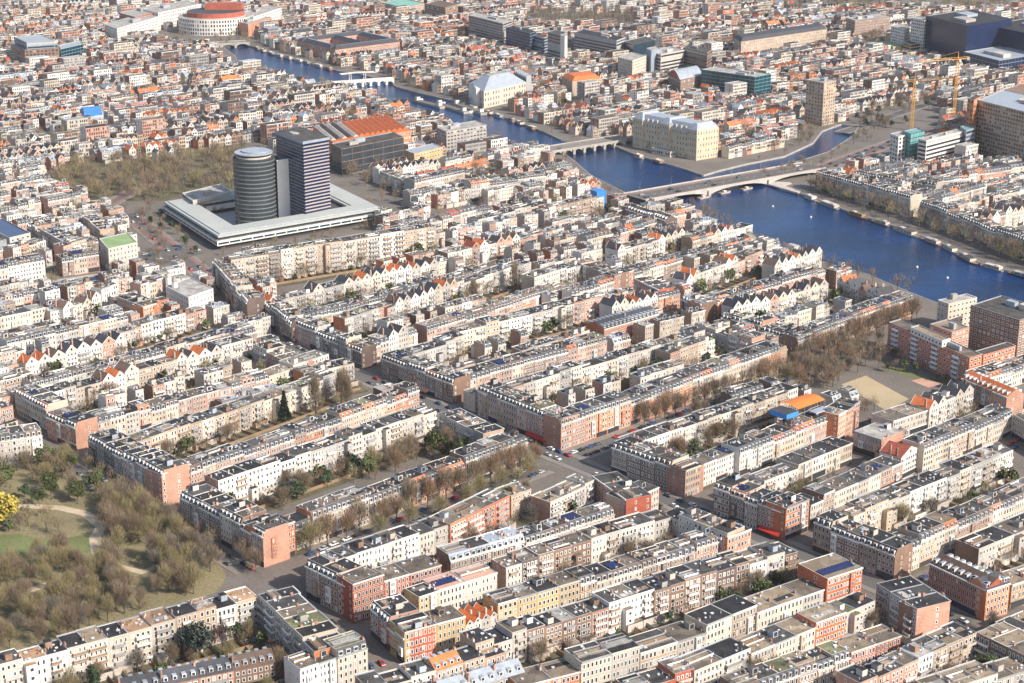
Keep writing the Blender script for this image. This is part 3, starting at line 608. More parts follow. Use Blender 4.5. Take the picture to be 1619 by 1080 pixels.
 ('X7', 160, 456, 186, 447, 14, 9, 'f', 'W', 'f', 'm', 8, ''), ('X8', 222, 452, 262, 440, 14, 10, 'f', 'PC', 'mf', 'm', 7, ''), ('X9', 97, 406, 156, 397, 14, 12, 'f', 'BD', 'm', 'k', 8, ''),
 ('X10', -60, 428, 70, 407, 14, 12, 'f', 'W', 'm', 'k', 9, ''), ('X11', -60, 340, 44, 321, 13, 11, 'f', 'M', 'm', 'k', 8, ''), ('X12', 75, 314, 110, 308, 15, 12, 'f', 'O', 'm', 'k', 15, ''), ('X13', 42, 352, 100, 382, 13, 11, 'f', 'B', 'fm', 'o', 8, ''),
 ('X14', 100, 390, 150, 376, 12, 10, 'r', 'M', 'f', 'm', 8, ''), ('X15', 20, 392, 72, 378, 12, 10, 'r', 'M', 'f', 'o', 8, ''), ('X16', -60, 392, 10, 378, 12, 12, 'f', 'G', 'f', 'l', 12, ''), ('X17', 100, 490, 160, 470, 11, 9, 'r', 'W', 'fg', 'm', 8, ''), ('X18', 130, 340, 158, 362, 13, 10, 'f', 'P', 'f', 'm', 8, ''),
 ('Y0', 334, 410, 390, 475, 16, 11, 'f', 'PD', 'm', 'o', 8, ''), ('Y1', 365, 408, 690, 358, 20, 12, 'r', 'WWP', 'fm', 'k', 9, ''), ('Y2', 425, 478, 706, 411, 12.5, 10, 'r', 'W', 'gggfm', 'o', 7, ''),
 ('Y2b', 708, 402, 850, 370, 12.5, 10, 'r', 'W', 'gf', 'm', 7.5, ''), ('Y3v', 410, 470, 460, 508, 14, 11, 'f', 'MD', 'm', 'k', 7, ''), ('Y3', 460, 503, 815, 410, 12, 10, 'f', 'MW', 'm', 'k', 7.5, ''),
 ('Y4', 464, 505, 571, 547, 14, 11, 'f', 'B', 'm', 'k', 7.5, ''), ('Y4b', 571, 547, 660, 518, 12.5, 10, 'f', 'P', 'gm', 'm', 7.5, ''), ('Y5', 545, 506, 745, 440, 12.5, 10, 'r', 'W', 'ggfm', 'o', 7, ''), ('Y5b', 752, 440, 840, 412, 13, 10, 'r', 'W', 'f', 'm', 8, ''),
 ('Y6', 675, 519, 905, 447, 12, 10, 'f', 'P', 'm', 't', 8, ''), ('Y7', 845, 440, 925, 415, 14, 11, 'r', 'W', 'f', 'k', 8, ''), ('Y8', 400, 545, 470, 575, 13, 12, 'r', 'M', 'fm', 'm', 8, ''), ('Y9', 480, 590, 560, 572, 13, 11, 'r', 'M', 'f', 'm', 8, ''),
 ('Z1', 655, 285, 735, 268, 16, 12, 'f', 'W', 'm', 'k', 10, ''), ('Z1b', 745, 290, 863, 274, 15, 12, 'f', 'W', 'm', 'k', 9, ''), ('Z2', 755, 345, 868, 318, 14, 11, 'f', 'W', 'f', 'k', 9, ''), ('Z2b', 868, 330, 955, 308, 14, 11, 'r', 'WP', 'fm', 'k', 8, ''),
 ('Z3', 989, 327, 1052, 349, 14, 11, 'f', 'BD', 'r', 'o', 9, ''), ('Z4', 928, 380, 1020, 358, 12, 11, 'f', 'P', 'rm', 'o', 8, ''), ('Z5', 977, 397, 1083, 366, 13, 11, 'r', 'W', 'ggfm', 'm', 7, ''), ('Z6', 906, 413, 971, 436, 13.5, 12, 'f', 'B', 'fm', 'k', 8, ''),
 ('Z6b', 971, 437, 1002, 427, 13.5, 11, 'f', 'O', 'f', 'k', 13, ''), ('Z6c', 1003, 428, 1190, 372, 12.5, 10, 'f', 'PC', 'm', 'o', 7.5, ''), ('Z7', 1002, 441, 1041, 459, 13, 12, 'f', 'R', 'f', 'k', 9, ''), ('Z7b', 1041, 463, 1076, 455, 13, 11, 'f', 'O', 'm', 'k', 9, ''),
 ('Z8', 1086, 441, 1207, 396, 13, 11, 'r', 'W', 'ggfm', 'o', 7.5, ''), ('Z9v', 1077, 464, 1109, 477, 14, 12, 'f', 'B', 'm', 'z', 8, ''), ('Z9', 1109, 477, 1305, 424, 14, 11, 'f', 'PO', 'm', 'k', 8, ''),
 ('Z10', 1140, 492, 1262, 529, 13.5, 12, 'f', 'M', 'm', 'k', 8, ''), ('Z11', 1262, 530, 1444, 465, 14, 11, 'f', 'P', 'm', 'k', 8, ''), ('Z12', 1160, 487, 1310, 448, 13, 10, 'r', 'W', 'fg', 'm', 8, ''), ('Z13', 1324, 440, 1392, 467, 13, 11, 'r', 'W', 'g', 'k', 7, ''),
 ('Z14', 1225, 420, 1300, 396, 12, 10, 'r', 'M', 'rg', 'o', 8, ''), ('Z15', 1095, 378, 1190, 352, 12, 10, 'f', 'W', 'gfm', 'm', 7.5, ''), ('Z16', 1000, 360, 1085, 338, 12, 10, 'f', 'M', 'r', 'o', 8, ''), ('Z17', 1060, 560, 1130, 535, 13, 11, 'r', 'M', 'f', 'm', 8, ''),
 ('Z18', 790, 385, 870, 362, 12, 10, 'f', 'M', 'mf', 'm', 8, ''), ('Z19', 600, 270, 660, 292, 12, 11, 'f', 'M', 'f', 'm', 10, ''), ('Z20', 700, 345, 752, 333, 11, 10, 'f', 'M', 'r', 'm', 9, ''),
 ('A1', 1290, 269, 1440, 311, 16, 12, 'f', 'BC', 'm', 'k', 8, ''), ('A1b', 1440, 312, 1482, 300, 15, 11, 'f', 'P', 'm', 'k', 9, ''), ('A2', 1455, 318, 1660, 392, 15.5, 12, 'f', 'BC', 'm', 'k', 8, ''), ('A3', 1490, 315, 1560, 296, 12, 11, 'f', 'M', 'r', 'o', 9, ''),
 ('A4', 1560, 345, 1660, 318, 13, 11, 'f', 'W', 'gfm', 'm', 8, ''), ('A5', 1350, 268, 1480, 290, 13, 11, 'f', 'M', 'm', 'm', 9, ''), ('A6', 1480, 285, 1660, 258, 12, 11, 'f', 'M', 'mr', 'o', 9, ''),
 ('R5', 1555, 596, 1660, 560, 12, 12, 'f', 'W', 'm', 'k', 9, ''), ('R6', 1520, 598, 1592, 628, 12, 12, 'f', 'O', 'r', 'O', 12, ''), ('R7', 1602, 655, 1680, 700, 12, 12, 'f', 'G', 'f', 't', 12, ''),
]
FAR_MB = MB()
GARDEN = []
CAND = []
for spec in ROWS:
    rid, x0, y0, x1, y1, H, d, face, pal, types, rp, hw, desc = spec
    r = random.Random(rid)
    A = up(x0, y0, H)[:2]; B = up(x1, y1, H)[:2]; L = float(np.linalg.norm(B - A)); e = (B - A) / L; n_in = np.array([-e[1], e[0]])
    k = max(1, round(L / hw)); ws = [r.uniform(.85, 1.15) for _ in range(k)]; s = sum(ws); ws = [w * L / s for w in ws]
    if face == 'r': GARDEN.append((A, B, e, n_in, L))
    x = 0.0
    run = None
    tilek = {'T': 'terracotta'}.get(rp)
    for i, w in enumerate(ws):
        p = A + e * x; x += w
        c = p + e * w / 2 + n_in * 2
        px, py, s_ = pj_many(np.array([c[0], c[1], H * .6]))
        CAND.append(dict(spec=spec, i=i, n=k, p=p, e=e, n_in=n_in, w=w, sz=s_ * s_ * w * (H + d * .45), px=px, py=py, seed=f'{rid}{i}', ends=(i == 0, i == k - 1)))
vis = [c for c in CAND if -25 < c['px'] < 1645 and c['py'] < 1095 and c['spec'][12]]
vis.sort(key=lambda c: -c['sz'])
NEAR = set(id(c) for c in vis[:300])
print('houses in rows', len(CAND), 'near smallest y', min(c['py'] for c in vis[:300]))
ground_used = {}
def house_colors(r, c, st):
    rid, x0, y0, x1, y1, H, d, face, pal, types, rp, hw, desc = c['spec']
    # neighbours are often one builder's run: keep a colour for a few houses
    if st.get('left', 0) <= 0:
        st['wall'] = pick(r, WALLP[r.choice(pal)]); st['typ'] = r.choice(types); st['left'] = r.choice([1, 1, 2, 3, 4]); st['tile'] = None; st['dh'] = r.uniform(-1.7, 1.1)
    st['left'] -= 1
    if st['typ'] == 'g' and not st.get('gw'): st['wall'] = pick(r, [('white', 4), ('offwhite', 3), ('cream', 1.5), ('brick_pink', .7)])
    roof = 'terracotta' if rp == 'T' else pick(r, ROOFP[rp if rp in ROOFP else 'k'])
    tile = {'O': 'tile_orange', 'R': 'tile_red', 'T': 'terracotta'}.get(rp) or pick(r, TILEP[rp if rp in TILEP else 'm'])
    return st['wall'], st['typ'], roof, tile
states = {}
for c in CAND:
    rid, x0, y0, x1, y1, H, d, face, pal, types, rp, hw, desc = c['spec']
    r = random.Random(c['seed']); st = states.setdefault(rid, {})
    wall, typ, roof, tile = house_colors(r, c, st)
    other = pick(r, WALLP['M'] if face == 'f' else WALLP['P'])
    wf_, wr_ = (wall, other) if face == 'f' else (other, wall)
    near = id(c) in NEAR
    hh = H + (3.4 if typ == 'r' else min(c['w'] * .5, 3.6) if typ == 'g' else 0) + (st['dh'] + r.uniform(-.15, .15) if hw < 10 else 0); dd = d + (r.uniform(-.6, .4) if hw < 10 else 0)
    ends = c['ends'] if face == 'f' else c['ends'][::-1]
    if face == 'r' and typ == 'g': wf_ = wr_
    w = c['w'] - .02
    parts, info = house(r, w, dd, hh, typ, wf_, wr_, roof, tile, 0 if near else 1, ends)
    if near:
        ang = math.atan2(c['e'][1], c['e'][0]); p = c['p']
        if face == 'r': p = p + c['e'] * w + c['n_in'] * dd; ang += math.pi
        i, n = c['i'], c['n']
        col = COLWORD[wall]; rw = ROOFWORD[info['roof']]
        where = f'only house of the {desc}' if n == 1 else f'{ORD[i]} from left in {desc}'
        label = f'{col} house {where}'
        if len(label.replace('-', ' ').split()) + len(rw.split()) <= 16: label += f', {rw}'
        if len(label.replace('-', ' ').split()) > 16: print('LONG', label)
        root = emit(parts, 'row_house', (float(p[0]), float(p[1]), 0), ang, label, 'house', 'row houses nearest the camera', PART_STUFF)
    else:
        FAR_MB.add(parts['all'], float(c['p'][0]), float(c['p'][1]), tuple(c['e']), tuple(c['n_in']), flip=(w, dd) if face == 'r' else None)
# gardens behind the rows
GARDEN2 = []
gd = MB()
for A, B, e, n, L in GARDEN:
    LAYER[0] += 1
    a = A - n * .4; q = [a, a + e * L, a + e * L - n * 14, a - n * 14]
    gd.poly([(float(t[0]), float(t[1]), .012 + .004 * LAYER[0]) for t in q[::-1]], 'garden')
for spec in ROWS:
    rid, x0, y0, x1, y1, H, d, face = spec[:8]
    if face == 'r' or y1 < 330: continue
    A = up(x0, y0, H)[:2]; B = up(x1, y1, H)[:2]; L = float(np.linalg.norm(B - A)); e = (B - A) / L; n = np.array([-e[1], e[0]]); LAYER[0] += 1
    q = [A + n * (d + .2), A + e * L + n * (d + .2), A + e * L + n * (d + 11), A + n * (d + 11)]; GARDEN2.append((A + n * d, e, n, L)); gd.poly([(float(t[0]), float(t[1]), .012 + .004 * LAYER[0]) for t in q], 'garden')
fen = MB()
for A, e, n, L in [(g[0], g[2], -g[3], g[4]) for g in GARDEN] + GARDEN2:
    for i in range(1, int(L / 6)): fen.obox(A, e, n, i * 6 - .06, i * 6 + .06, 1.0, 10.5, 0, 1.9, ('wood_deck', 'trim_grey', 'brick_brown')[i % 3])
    fen.obox(A, e, n, 3, L - 3, 10.4, 10.55, 0, 1.9, 'wood_deck')
tag(fen.obj('garden_fences'), 'low wooden fences dividing the back gardens inside the blocks', 'fences', kind='stuff')
tag(gd.obj('garden_ground'), 'brown and green back gardens inside the housing blocks', kind='structure')
# ------------------------------------------------------------------ what stands where (plan raster, 2 m cells)
GX0, GY0, GC = -1400.0, 420.0, 2.0
OCC = np.zeros((1400, 1300), dtype=np.uint8)         # [ix, iy]
def occupy(poly, val=1, grow=0.0):
    P_ = np.array(poly, float); c = P_.mean(0)
    if grow:
        d = P_ - c; P_ = P_ + d / np.maximum(np.linalg.norm(d, axis=1, keepdims=True), 1e-6) * grow
    x0, y0 = P_.min(0); x1, y1 = P_.max(0)
    i0, i1 = max(0, int((x0 - GX0) / GC)), min(OCC.shape[0], int((x1 - GX0) / GC) + 2); j0, j1 = max(0, int((y0 - GY0) / GC)), min(OCC.shape[1], int((y1 - GY0) / GC) + 2)
    if i1 <= i0 or j1 <= j0: return
    X, Y = np.meshgrid(GX0 + (np.arange(i0, i1) + .5) * GC, GY0 + (np.arange(j0, j1) + .5) * GC, indexing='ij')
    ins = np.zeros(X.shape, bool); n = len(P_); j = n - 1
    for i in range(n):
        xi, yi = P_[i]; xj, yj = P_[j]
        cond = ((yi > Y) != (yj > Y)); t = (xj - xi) * (Y - yi) / ((yj - yi) if yj != yi else 1e-9) + xi
        ins ^= cond & (X < t); j = i
    OCC[i0:i1, j0:j1][ins] = val
def occ(x, y):
    i = int((x - GX0) / GC); j = int((y - GY0) / GC)
    return OCC[i, j] if 0 <= i < OCC.shape[0] and 0 <= j < OCC.shape[1] else 0
# 1 building, 2 water, 3 open ground (roads, squares, parks), 0 free
for c in CAND:
    d = c['spec'][6]; p, e, n = c['p'], c['e'], c['n_in']; w = c['w']
    occupy([p - n, p + e * w - n, p + e * w + n * (d + 1), p + n * (d + 1)], 1)
for A, B, e, n, L in GARDEN: occupy([A - n * .5, A + e * L - n * .5, A + e * L - n * 11, A - n * 11], 3)
for c in CAND: 
    d = c['spec'][6]; p, e, n = c['p'], c['e'], c['n_in']; w = c['w']; occupy([p - n, p + e * w - n, p + e * w + n * (d + 1), p + n * (d + 1)], 1)
for sa, sb, sw in STREETS:
    e = (sb - sa) / np.linalg.norm(sb - sa); n = np.array([-e[1], e[0]]); occupy([sa - n * sw / 2, sb - n * sw / 2, sb + n * sw / 2, sa + n * sw / 2], 3)

# ------------------------------------------------------------------ landmarks
class Land:
    def __init__(s, base): s.b = np.array([float(base[0]), float(base[1])]); s.parts = {}; s.rings = []
    def p(s, k):
        if k not in s.parts: s.parts[k] = MB()
        return s.parts[k]
    def ring(s, L, N, R_, H):
        l, n, r_ = (up(*q, H)[:2] for q in (L, N, R_)); f = l + r_ - n
        return [tuple(q - s.b) for q in (n, r_, f, l)]
    def vol(s, ring, z0, z1, wall='offwhite', roof='bitumen_grey', nf=0, bay=3.2, wf=.55, hf=.5, style='grid', frame='frame_white', glass='glass', k='wall', wk='windows', band=None, parapet=.5, plant=0, reg=True):
        W = s.p(k); n = len(ring)
        if reg: s.rings.append([tuple(np.array(q) + s.b) for q in ring])
        W.prism(ring, z0, z1, wall, top=False)
        c = np.mean(ring, axis=0); zr = z1 - parapet
        inner = [tuple(np.array(q) + (c - q) / np.linalg.norm(c - q) * .6) for q in ring]
        Rf = s.p('roof')
        Rf.poly([(*q, zr) for q in inner], roof)
        for i in range(n):
            j = (i + 1) % n
            Rf.q((*ring[i], z1), (*ring[j], z1), (*inner[j], z1), (*inner[i], z1), 'trim_grey' if wall not in ('white', 'offwhite', 'cream') else 'frame_white'); Rf.q((*inner[i], z1), (*inner[j], z1), (*inner[j], zr), (*inner[i], zr), 'trim_grey')
        if nf:
            for i in range(n):
                a = np.array(ring[i]); b = np.array(ring[(i + 1) % n]); L = np.linalg.norm(b - a)
                if L < 3: continue
                e = (b - a) / L; nn = np.array([e[1], -e[0]]); nb = max(1, round(L / bay)); F = s.p(wk)
                if style == 'grid': facade(F, a, e, nn, L, z0, z1 - .4, nf, nb, wf, hf, frame, glass, lod=1, proud=.06)
                elif style == 'plain': facade(F, a, e, nn, L, z0, z1 - .4, nf, nb, wf, hf, frame, glass, lod=2, proud=.06)
                elif style == 'bands': facade(F, a, e, nn, L, z0, z1 - .4, nf, 1, .985, hf, frame, glass, lod=2, proud=.06)
                elif style == 'curtain':
                    T = s.p('mullions'); hs = (z1 - z0) / nf
                    P = lambda x, o, z: (a[0] + e[0] * x + nn[0] * o, a[1] + e[1] * x + nn[1] * o, z)
                    for q in range(nf + 1):
                        z = z0 + q * hs - .15; z = max(z, z0)
                        T.q(P(0, .1, z), P(L, .1, z), P(L, .1, z + .45), P(0, .1, z + .45), frame)
                    for q in range(nb + 1):
                        x = L * q / nb; T.q(P(x - .12, .14, z0), P(x + .12, .14, z0), P(x + .12, .14, z1), P(x - .12, .14, z1), frame)
        if plant:
            rr = random.Random(int(z1 * 100)); X = s.p('roof>roof_plant'); r_ = np.array(ring)
            for q in range(plant):
                a, b = rr.uniform(.15, .6), rr.uniform(.15, .6); da, db = rr.uniform(.1, .25), rr.uniform(.12, .3)
                f = lambda u, v: tuple(r_[0] + (r_[1] - r_[0]) * u + (r_[3] - r_[0]) * v)
                X.prism([f(a, b), f(a + da, b), f(a + da, b + db), f(a, b + db)], zr, zr + rr.uniform(1.8, 3.6), rr.choice(['offwhite', 'zinc', 'grey_wall', 'trim_grey']))
        return ring
    def shrink(s, ring, d):
        c = np.mean(ring, axis=0); out = []
        n = len(ring)
        for i in range(n):
            a, b, c2 = np.array(ring[i - 1]), np.array(ring[i]), np.array(ring[(i + 1) % n])
            e1 = (b - a) / np.linalg.norm(b - a); e2 = (c2 - b) / np.linalg.norm(c2 - b); n1 = np.array([-e1[1], e1[0]]); n2 = np.array([-e2[1], e2[0]])
            bis = n1 + n2; k = d / max(.3, (1 + n1 @ n2)); out.append(tuple(b + bis * k))
        return out
    def hip(s, ring, z0, z1, inset, m, k='roof', top=None):
        s.p(k).prism(ring, z0, z1, m, top or m, ring1=s.shrink(ring, inset))
    def done(s, name, label, cat, group=None):
        for r_ in s.rings: occupy(r_, 1, 5)
        return emit(s.parts, name, (*s.b, 0), 0, label, cat, group, ('windows', 'mullions', 'roof_plant', 'ribs', 'spandrels', 'fins', 'dormers', 'railing', 'lamps'))
def block(name, label, L, N, R_, H, cat='building', **kw):
    ld = Land(up(*N, H)[:2]); ring = ld.ring(L, N, R_, H); ld.vol(ring, 0, H, **kw); return ld, ring

# central bank: low ring, striped tower, round tower, stair slab
ld = Land(up(343, 373, 11)[:2]); outer = ld.ring((256, 318), (343, 373), (606, 328), 11)
W = ld.p('podium')
def ringband(mb, o, i, z0, z1, m, top=None):
    n = len(o)
    for k in range(n):
        j = (k + 1) % n
        mb.q((*o[k], z0), (*o[j], z0), (*o[j], z1), (*o[k], z1), m); mb.q((*i[j], z0), (*i[k], z0), (*i[k], z1), (*i[j], z1), m)
        mb.q((*o[k], z1), (*o[j], z1), (*i[j], z1), (*i[k], z1), top or m); mb.q((*o[j], z0), (*o[k], z0), (*i[k], z0), (*i[j], z0), m)
inn = ld.shrink(outer, 22)
ringband(W, ld.shrink(outer, 3), ld.shrink(outer, 19), 0, 3.4, 'dark_trim'); ringband(W, outer, inn, 3.4, 7.2, 'white', 'light_roof'); ringband(W, ld.shrink(outer, 2.2), ld.shrink(outer, 20), 7.2, 9.0, 'glass')
ringband(ld.p('podium_roof'), ld.shrink(outer, 1.2), ld.shrink(outer, 21), 9.0, 10.6, 'podium_slab', 'podium_slab'); ringband(ld.p('podium_roof'), ld.shrink(outer, 3.5), ld.shrink(outer, 18.5), 10.6, 11.3, 'zinc', 'podium_slab')
for k in range(4):
    a = np.array(outer[k]); b = np.array(outer[(k + 1) % 4]); L = np.linalg.norm(b - a); e = (b - a) / L
    facade(ld.p('windows'), a, e, (e[1], -e[0]), L, 3.6, 7.1, 1, round(L / 9), .9, .38, 'trim_grey', 'glass_teal', lod=2)
ld.rings.append([tuple(np.array(q) + ld.b) for q in outer])
# paved court
ld.p('court').poly([(*q, .3) for q in ld.shrink(outer, 18)], 'concrete')
pav = ld.ring((288, 306), (305, 318), (366, 303), 14); ld.vol(pav, 11.3, 14.5, 'offwhite', 'light_roof', 1, 3, .8, .5, 'bands', k='roof_pavilion', plant=1, reg=False)
tw = ld.ring((436, 206), (479, 222), (519, 215), 66)
ld.vol(tw, 0, 64, 'glass_blue', 'bitumen_dark', 0, k='tower', parapet=1.2, plant=3)
for q in range(22):
    z = 8 + q * 2.5
    for i in range(4):
        a = np.array(tw[i]); b = np.array(tw[(i + 1) % 4]); L = np.linalg.norm(b - a); e = (b - a) / L; n = (e[1], -e[0])
        ld.p('spandrels').obox(a, e, n, -.1, L + .1, 0, .35, z, z + (.95 if i in (0, 2) else .3), 'pink_panel' if i in (0, 2) else 'trim_grey')
ld.p('tower').prism(ld.shrink(tw, -.6), 63.2, 65.2, 'bluegrey_wall', 'bitumen_grey')
cen = up(401, 246, 51)[:2] - ld.b
circ = lambda r_, n=40, c=None: [tuple((cen if c is None else c) + r_ * np.array([math.cos(2 * math.pi * i / n), math.sin(2 * math.pi * i / n)])) for i in range(n)]
RT = ld.p('round_tower'); RT.prism(circ(15.2), 0, 50, 'grey_glass', 'bitumen_grey')
for q in range(16):
    z = 1.5 + q * 3.1; RT.prism(circ(15.5), z, z + .7, 'band_grey', 'band_grey')
RT.prism(circ(12.5), 50, 53, 'dark_trim', 'dark_trim'); RT.prism(circ(12.7), 50.3, 51.6, 'offwhite')
ld.p('round_roof').prism(circ(14.0), 53.2, 54.0, 'zinc', 'zinc', bottom=True); ld.p('round_roof').prism(circ(10, c=cen + np.array([1, 1])), 54.0, 55.0, 'bluegrey_wall', 'zinc')
a, b = np.array(tw[3]), np.array(tw[0]); Lt = np.linalg.norm(b - a); e = (b - a) / Lt; n = np.array([e[1], -e[0]])
st = [tuple(a + e * x + n * y) for x, y in ((0, 9), (Lt * .42, 9), (Lt * .42, .4), (0, .4))]; ld.vol(st, 0, 47, 'glass_blue', 'bitumen_grey', 15, 2.2, style='curtain', frame='bluegrey_wall', k='stair_slab', reg=False)
ld.p('white_fin').obox(a, e, n, Lt * .42 + .15, Lt * .42 + .7, 0, 9.4, 0, 48, 'frame_white')
ld.done('bank_complex', 'bank headquarters with striped square tower, round glass tower and low pale podium', 'office building')

# theatre and city hall on the far river bend
ld = Land(up(345, 58)[:2]); c0 = up(333, 57)[:2] - ld.b + np.array([0, 48])
arc = lambda r_, a0, a1, n: [tuple(c0 + r_ * np.array([math.cos(R(a0 + (a1 - a0) * i / n)), math.sin(R(a0 + (a1 - a0) * i / n))])) for i in range(n + 1)]
ra = arc(48, -200, 20, 26); rb = arc(38, -200, 20, 26)
ld.vol(ra + rb[::-1], 0, 20, 'white', 'light_roof', 0, parapet=.4)
for i in range(26):
    a, b = np.array(ra[i]), np.array(ra[i + 1]); L = np.linalg.norm(b - a); e = (b - a) / L
    facade(ld.p('windows'), a, e, (e[1], -e[0]), L, 0, 19.5, 4, 2, .55, .62, lod=2, margin=.1)
ld.vol(arc(37, -180, 179, 30), 0, 26, 'brick_red', 'slate', k='auditorium'); ld.vol([(c0[0] - 15, c0[1] + 8), (c0[0] + 32, c0[1] + 8), (c0[0] + 32, c0[1] + 30), (c0[0] - 15, c0[1] + 30)], 20, 33, 'brick_red', 'tile_red', k='fly_tower')
for a, n, b, H, wl in (((165, 38), (185, 45), (272, 20), 18, 'white'), ((225, 14), (250, 20), (318, 6), 22, 'white'), ((188, 20), (214, 27), (280, 12), 20, 'brick_red'), ((380, 22), (400, 27), (445, 12), 20, 'white'), ((375, 34), (392, 38), (430, 28), 16, 'brick_orange')):
    ld.vol(ld.ring(a, n, b, H), 0, H, wl, 'light_roof', 5, 4, k=f'wing#{H}{a[0]}', plant=1)
ld.done('theatre', 'white curved riverside theatre with red brick drum and fly tower', 'theatre')

def simple(name, label, specs, cat='office building'):
    N0, H0 = specs[0][1], specs[0][3]
    ld = Land(up(*N0, H0)[:2])
    for i, (L, N, R_, H, kw) in enumerate(specs): ld.vol(ld.ring(L, N, R_, H), kw.pop('z0', 0), H, k=f'wall#{i}', **kw)
    return ld
K = dict
ld = simple('o', '', [((17, 70), (39, 79), (93, 76), 22, K(wall='brick_brown', roof='bluegrey_wall', nf=6, style='plain', bay=4, plant=1)), ((93, 72), (96, 78), (131, 70), 18, K(wall='glass_blue', roof='zinc', nf=5, style='curtain', frame='copper', bay=5))])
ld.vol(ld.ring((22, 58), (42, 67), (86, 64), 30), 22, 30, 'bluegrey_wall', 'zinc', 2, 4, style='bands', k='upper_floors', reg=False); ld.done('bank_office', 'brown brick office with stepped blue-grey roof storeys, top left', 'office building')
ld = simple('o', '', [((524, 227), (540, 236), (638, 217), 22, K(wall='grey_glass', roof='bitumen_grey', nf=4, style='curtain', frame='brick_brown', bay=11, plant=2))]); ld.done('brown_office', 'dark brown gridded office block behind the bank tower', 'office building')
ld = Land(up(527, 225, 19)[:2]); ring = ld.ring((495, 199), (527, 225), (650, 206), 19); ld.vol(ring, 0, 19, 'brick_orange', 'tile_orange', 5, 3.2, parapet=.3)
r_ = [np.array(q) for q in ring]; nsaw = 14
for q in range(nsaw):
    f = lambda u, v: tuple(r_[0] + (r_[1] - r_[0]) * u + (r_[3] - r_[0]) * v)
    u0, u1 = q / nsaw, (q + .95) / nsaw; m = 'tile_orange' if q > 4 else ('bitumen_grey' if q % 2 else 'offwhite'); S = ld.p('saw_roof')
    a, b, c_, d_ = f(u0, .12), f(u1, .12), f(u1, .97), f(u0, .97); um = tuple((np.array(a) + b) / 2); ue = tuple((np.array(c_) + d_) / 2)
    S.q((*a, 18.8), (*d_, 18.8), (*ue, 20.6), (*um, 20.6), m); S.q((*c_, 18.8), (*b, 18.8), (*um, 20.6), (*ue, 20.6), m); S.tri((*a, 18.8), (*um, 20.6), (*b, 18.8), m); S.tri((*c_, 18.8), (*ue, 20.6), (*d_, 18.8), m)
ld.done('ridged_hall', 'large block with ridged orange roof behind the bank tower', 'building')
ld = simple('o', '', [((690, 201), (706, 208), (769, 197), 22, K(wall='grey_wall', roof='light_roof', nf=7, wf=.75, hf=.6, frame='offwhite', bay=4, plant=2))]); ld.done('grey_office', 'grey gridded office block by the river left of the locks', 'office building')
# river hotel
ld = Land(up(1102, 210, 24)[:2]); ring = ld.ring((1004, 190), (1102, 210), (1134, 205), 24); ld.vol(ring, 0, 24, 'hotel_stone', 'zinc', 5, 3.4, .45, .6, parapet=.2); ld.hip(ring, 24, 30, 4, 'zinc', 'mansard_roof')
r_ = [np.array(q) for q in ring]; ff = lambda u, v: tuple(r_[0] + (r_[1] - r_[0]) * u + (r_[3] - r_[0]) * v)
for v0, v1 in ((-.015, .14), (.42, .58), (.86, 1.015)):
    pr = [ff(-.05, v0), ff(1.03, v0), ff(1.03, v1), ff(-.05, v1)]; ld.vol(pr, 0, 26, 'hotel_stone', 'zinc', 5, 3.2, .45, .6, k=f'pavilion#{v0}', reg=False, parapet=.2); ld.hip(pr, 26, 31.5, 4, 'zinc', f'pavilion_roof#{v0}')
for i, (a, b) in enumerate(((r_[3], r_[0]), (r_[0], r_[1]))):
    L = np.linalg.norm(b - a); e = (b - a) / L; n = np.array([e[1], -e[0]]); kk = round(L / 6)
    for q in range(kk): x = L * (q + .5) / kk; ld.p('dormers').obox(a, e, n, x - 1, x + 1, -2.2, -.4, 24.4, 27.4, 'cream', 'zinc')
ld.vol([ff(-.35, .3), ff(-.08, .3), ff(-.08, .6), ff(-.35, .6)], 0, 5, 'offwhite', 'light_roof', 1, 3, .8, .6, k='river_terrace', reg=False)
ld.done('grand_hotel', 'large cream riverside hotel with blue-grey mansard pavilions', 'hotel')
# circus theatre
ld = Land(up(765, 144, 17)[:2]); ring = ld.ring((741, 132), (765, 145), (832, 130), 17); ld.vol(ring, 0, 17, 'cream', 'zinc', 3, 4.5, .45, .62, parapet=.2); ld.hip(ring, 17, 27, 16, 'zinc', 'hipped_roof', 'light_roof')
r2 = [np.array(q) for q in ring]; g = [tuple(r2[3] + (r2[0] - r2[3]) * t) for t in (.25, .75)]; e = (r2[0] - r2[3]) / np.linalg.norm(r2[0] - r2[3]); n = np.array([e[1], -e[0]]); Lg = np.linalg.norm(np.array(g[1]) - g[0])
ld.p('portico').obox(g[0], e, n, 0, Lg, 0, 4, 0, 18, 'white'); o = np.array(g[0]) + n * 4.05
ld.p('portico').tri((*o, 18), (*(o + e * Lg), 18), (*(o + e * Lg / 2), 22.5), 'white')
for q in range(7): ld.p('fins').obox(r2[1], (r2[2] - r2[1]) / np.linalg.norm(r2[2] - r2[1]), (r2[1] - r2[0]) / np.linalg.norm(r2[1] - r2[0]), q * 6, q * 6 + 3, .3, 9, 0, 23, 'bluegrey_wall' if q % 2 else 'trim_grey')
ld.done('circus_theatre', 'cream riverside theatre with big pale blue-grey hipped roof', 'theatre')
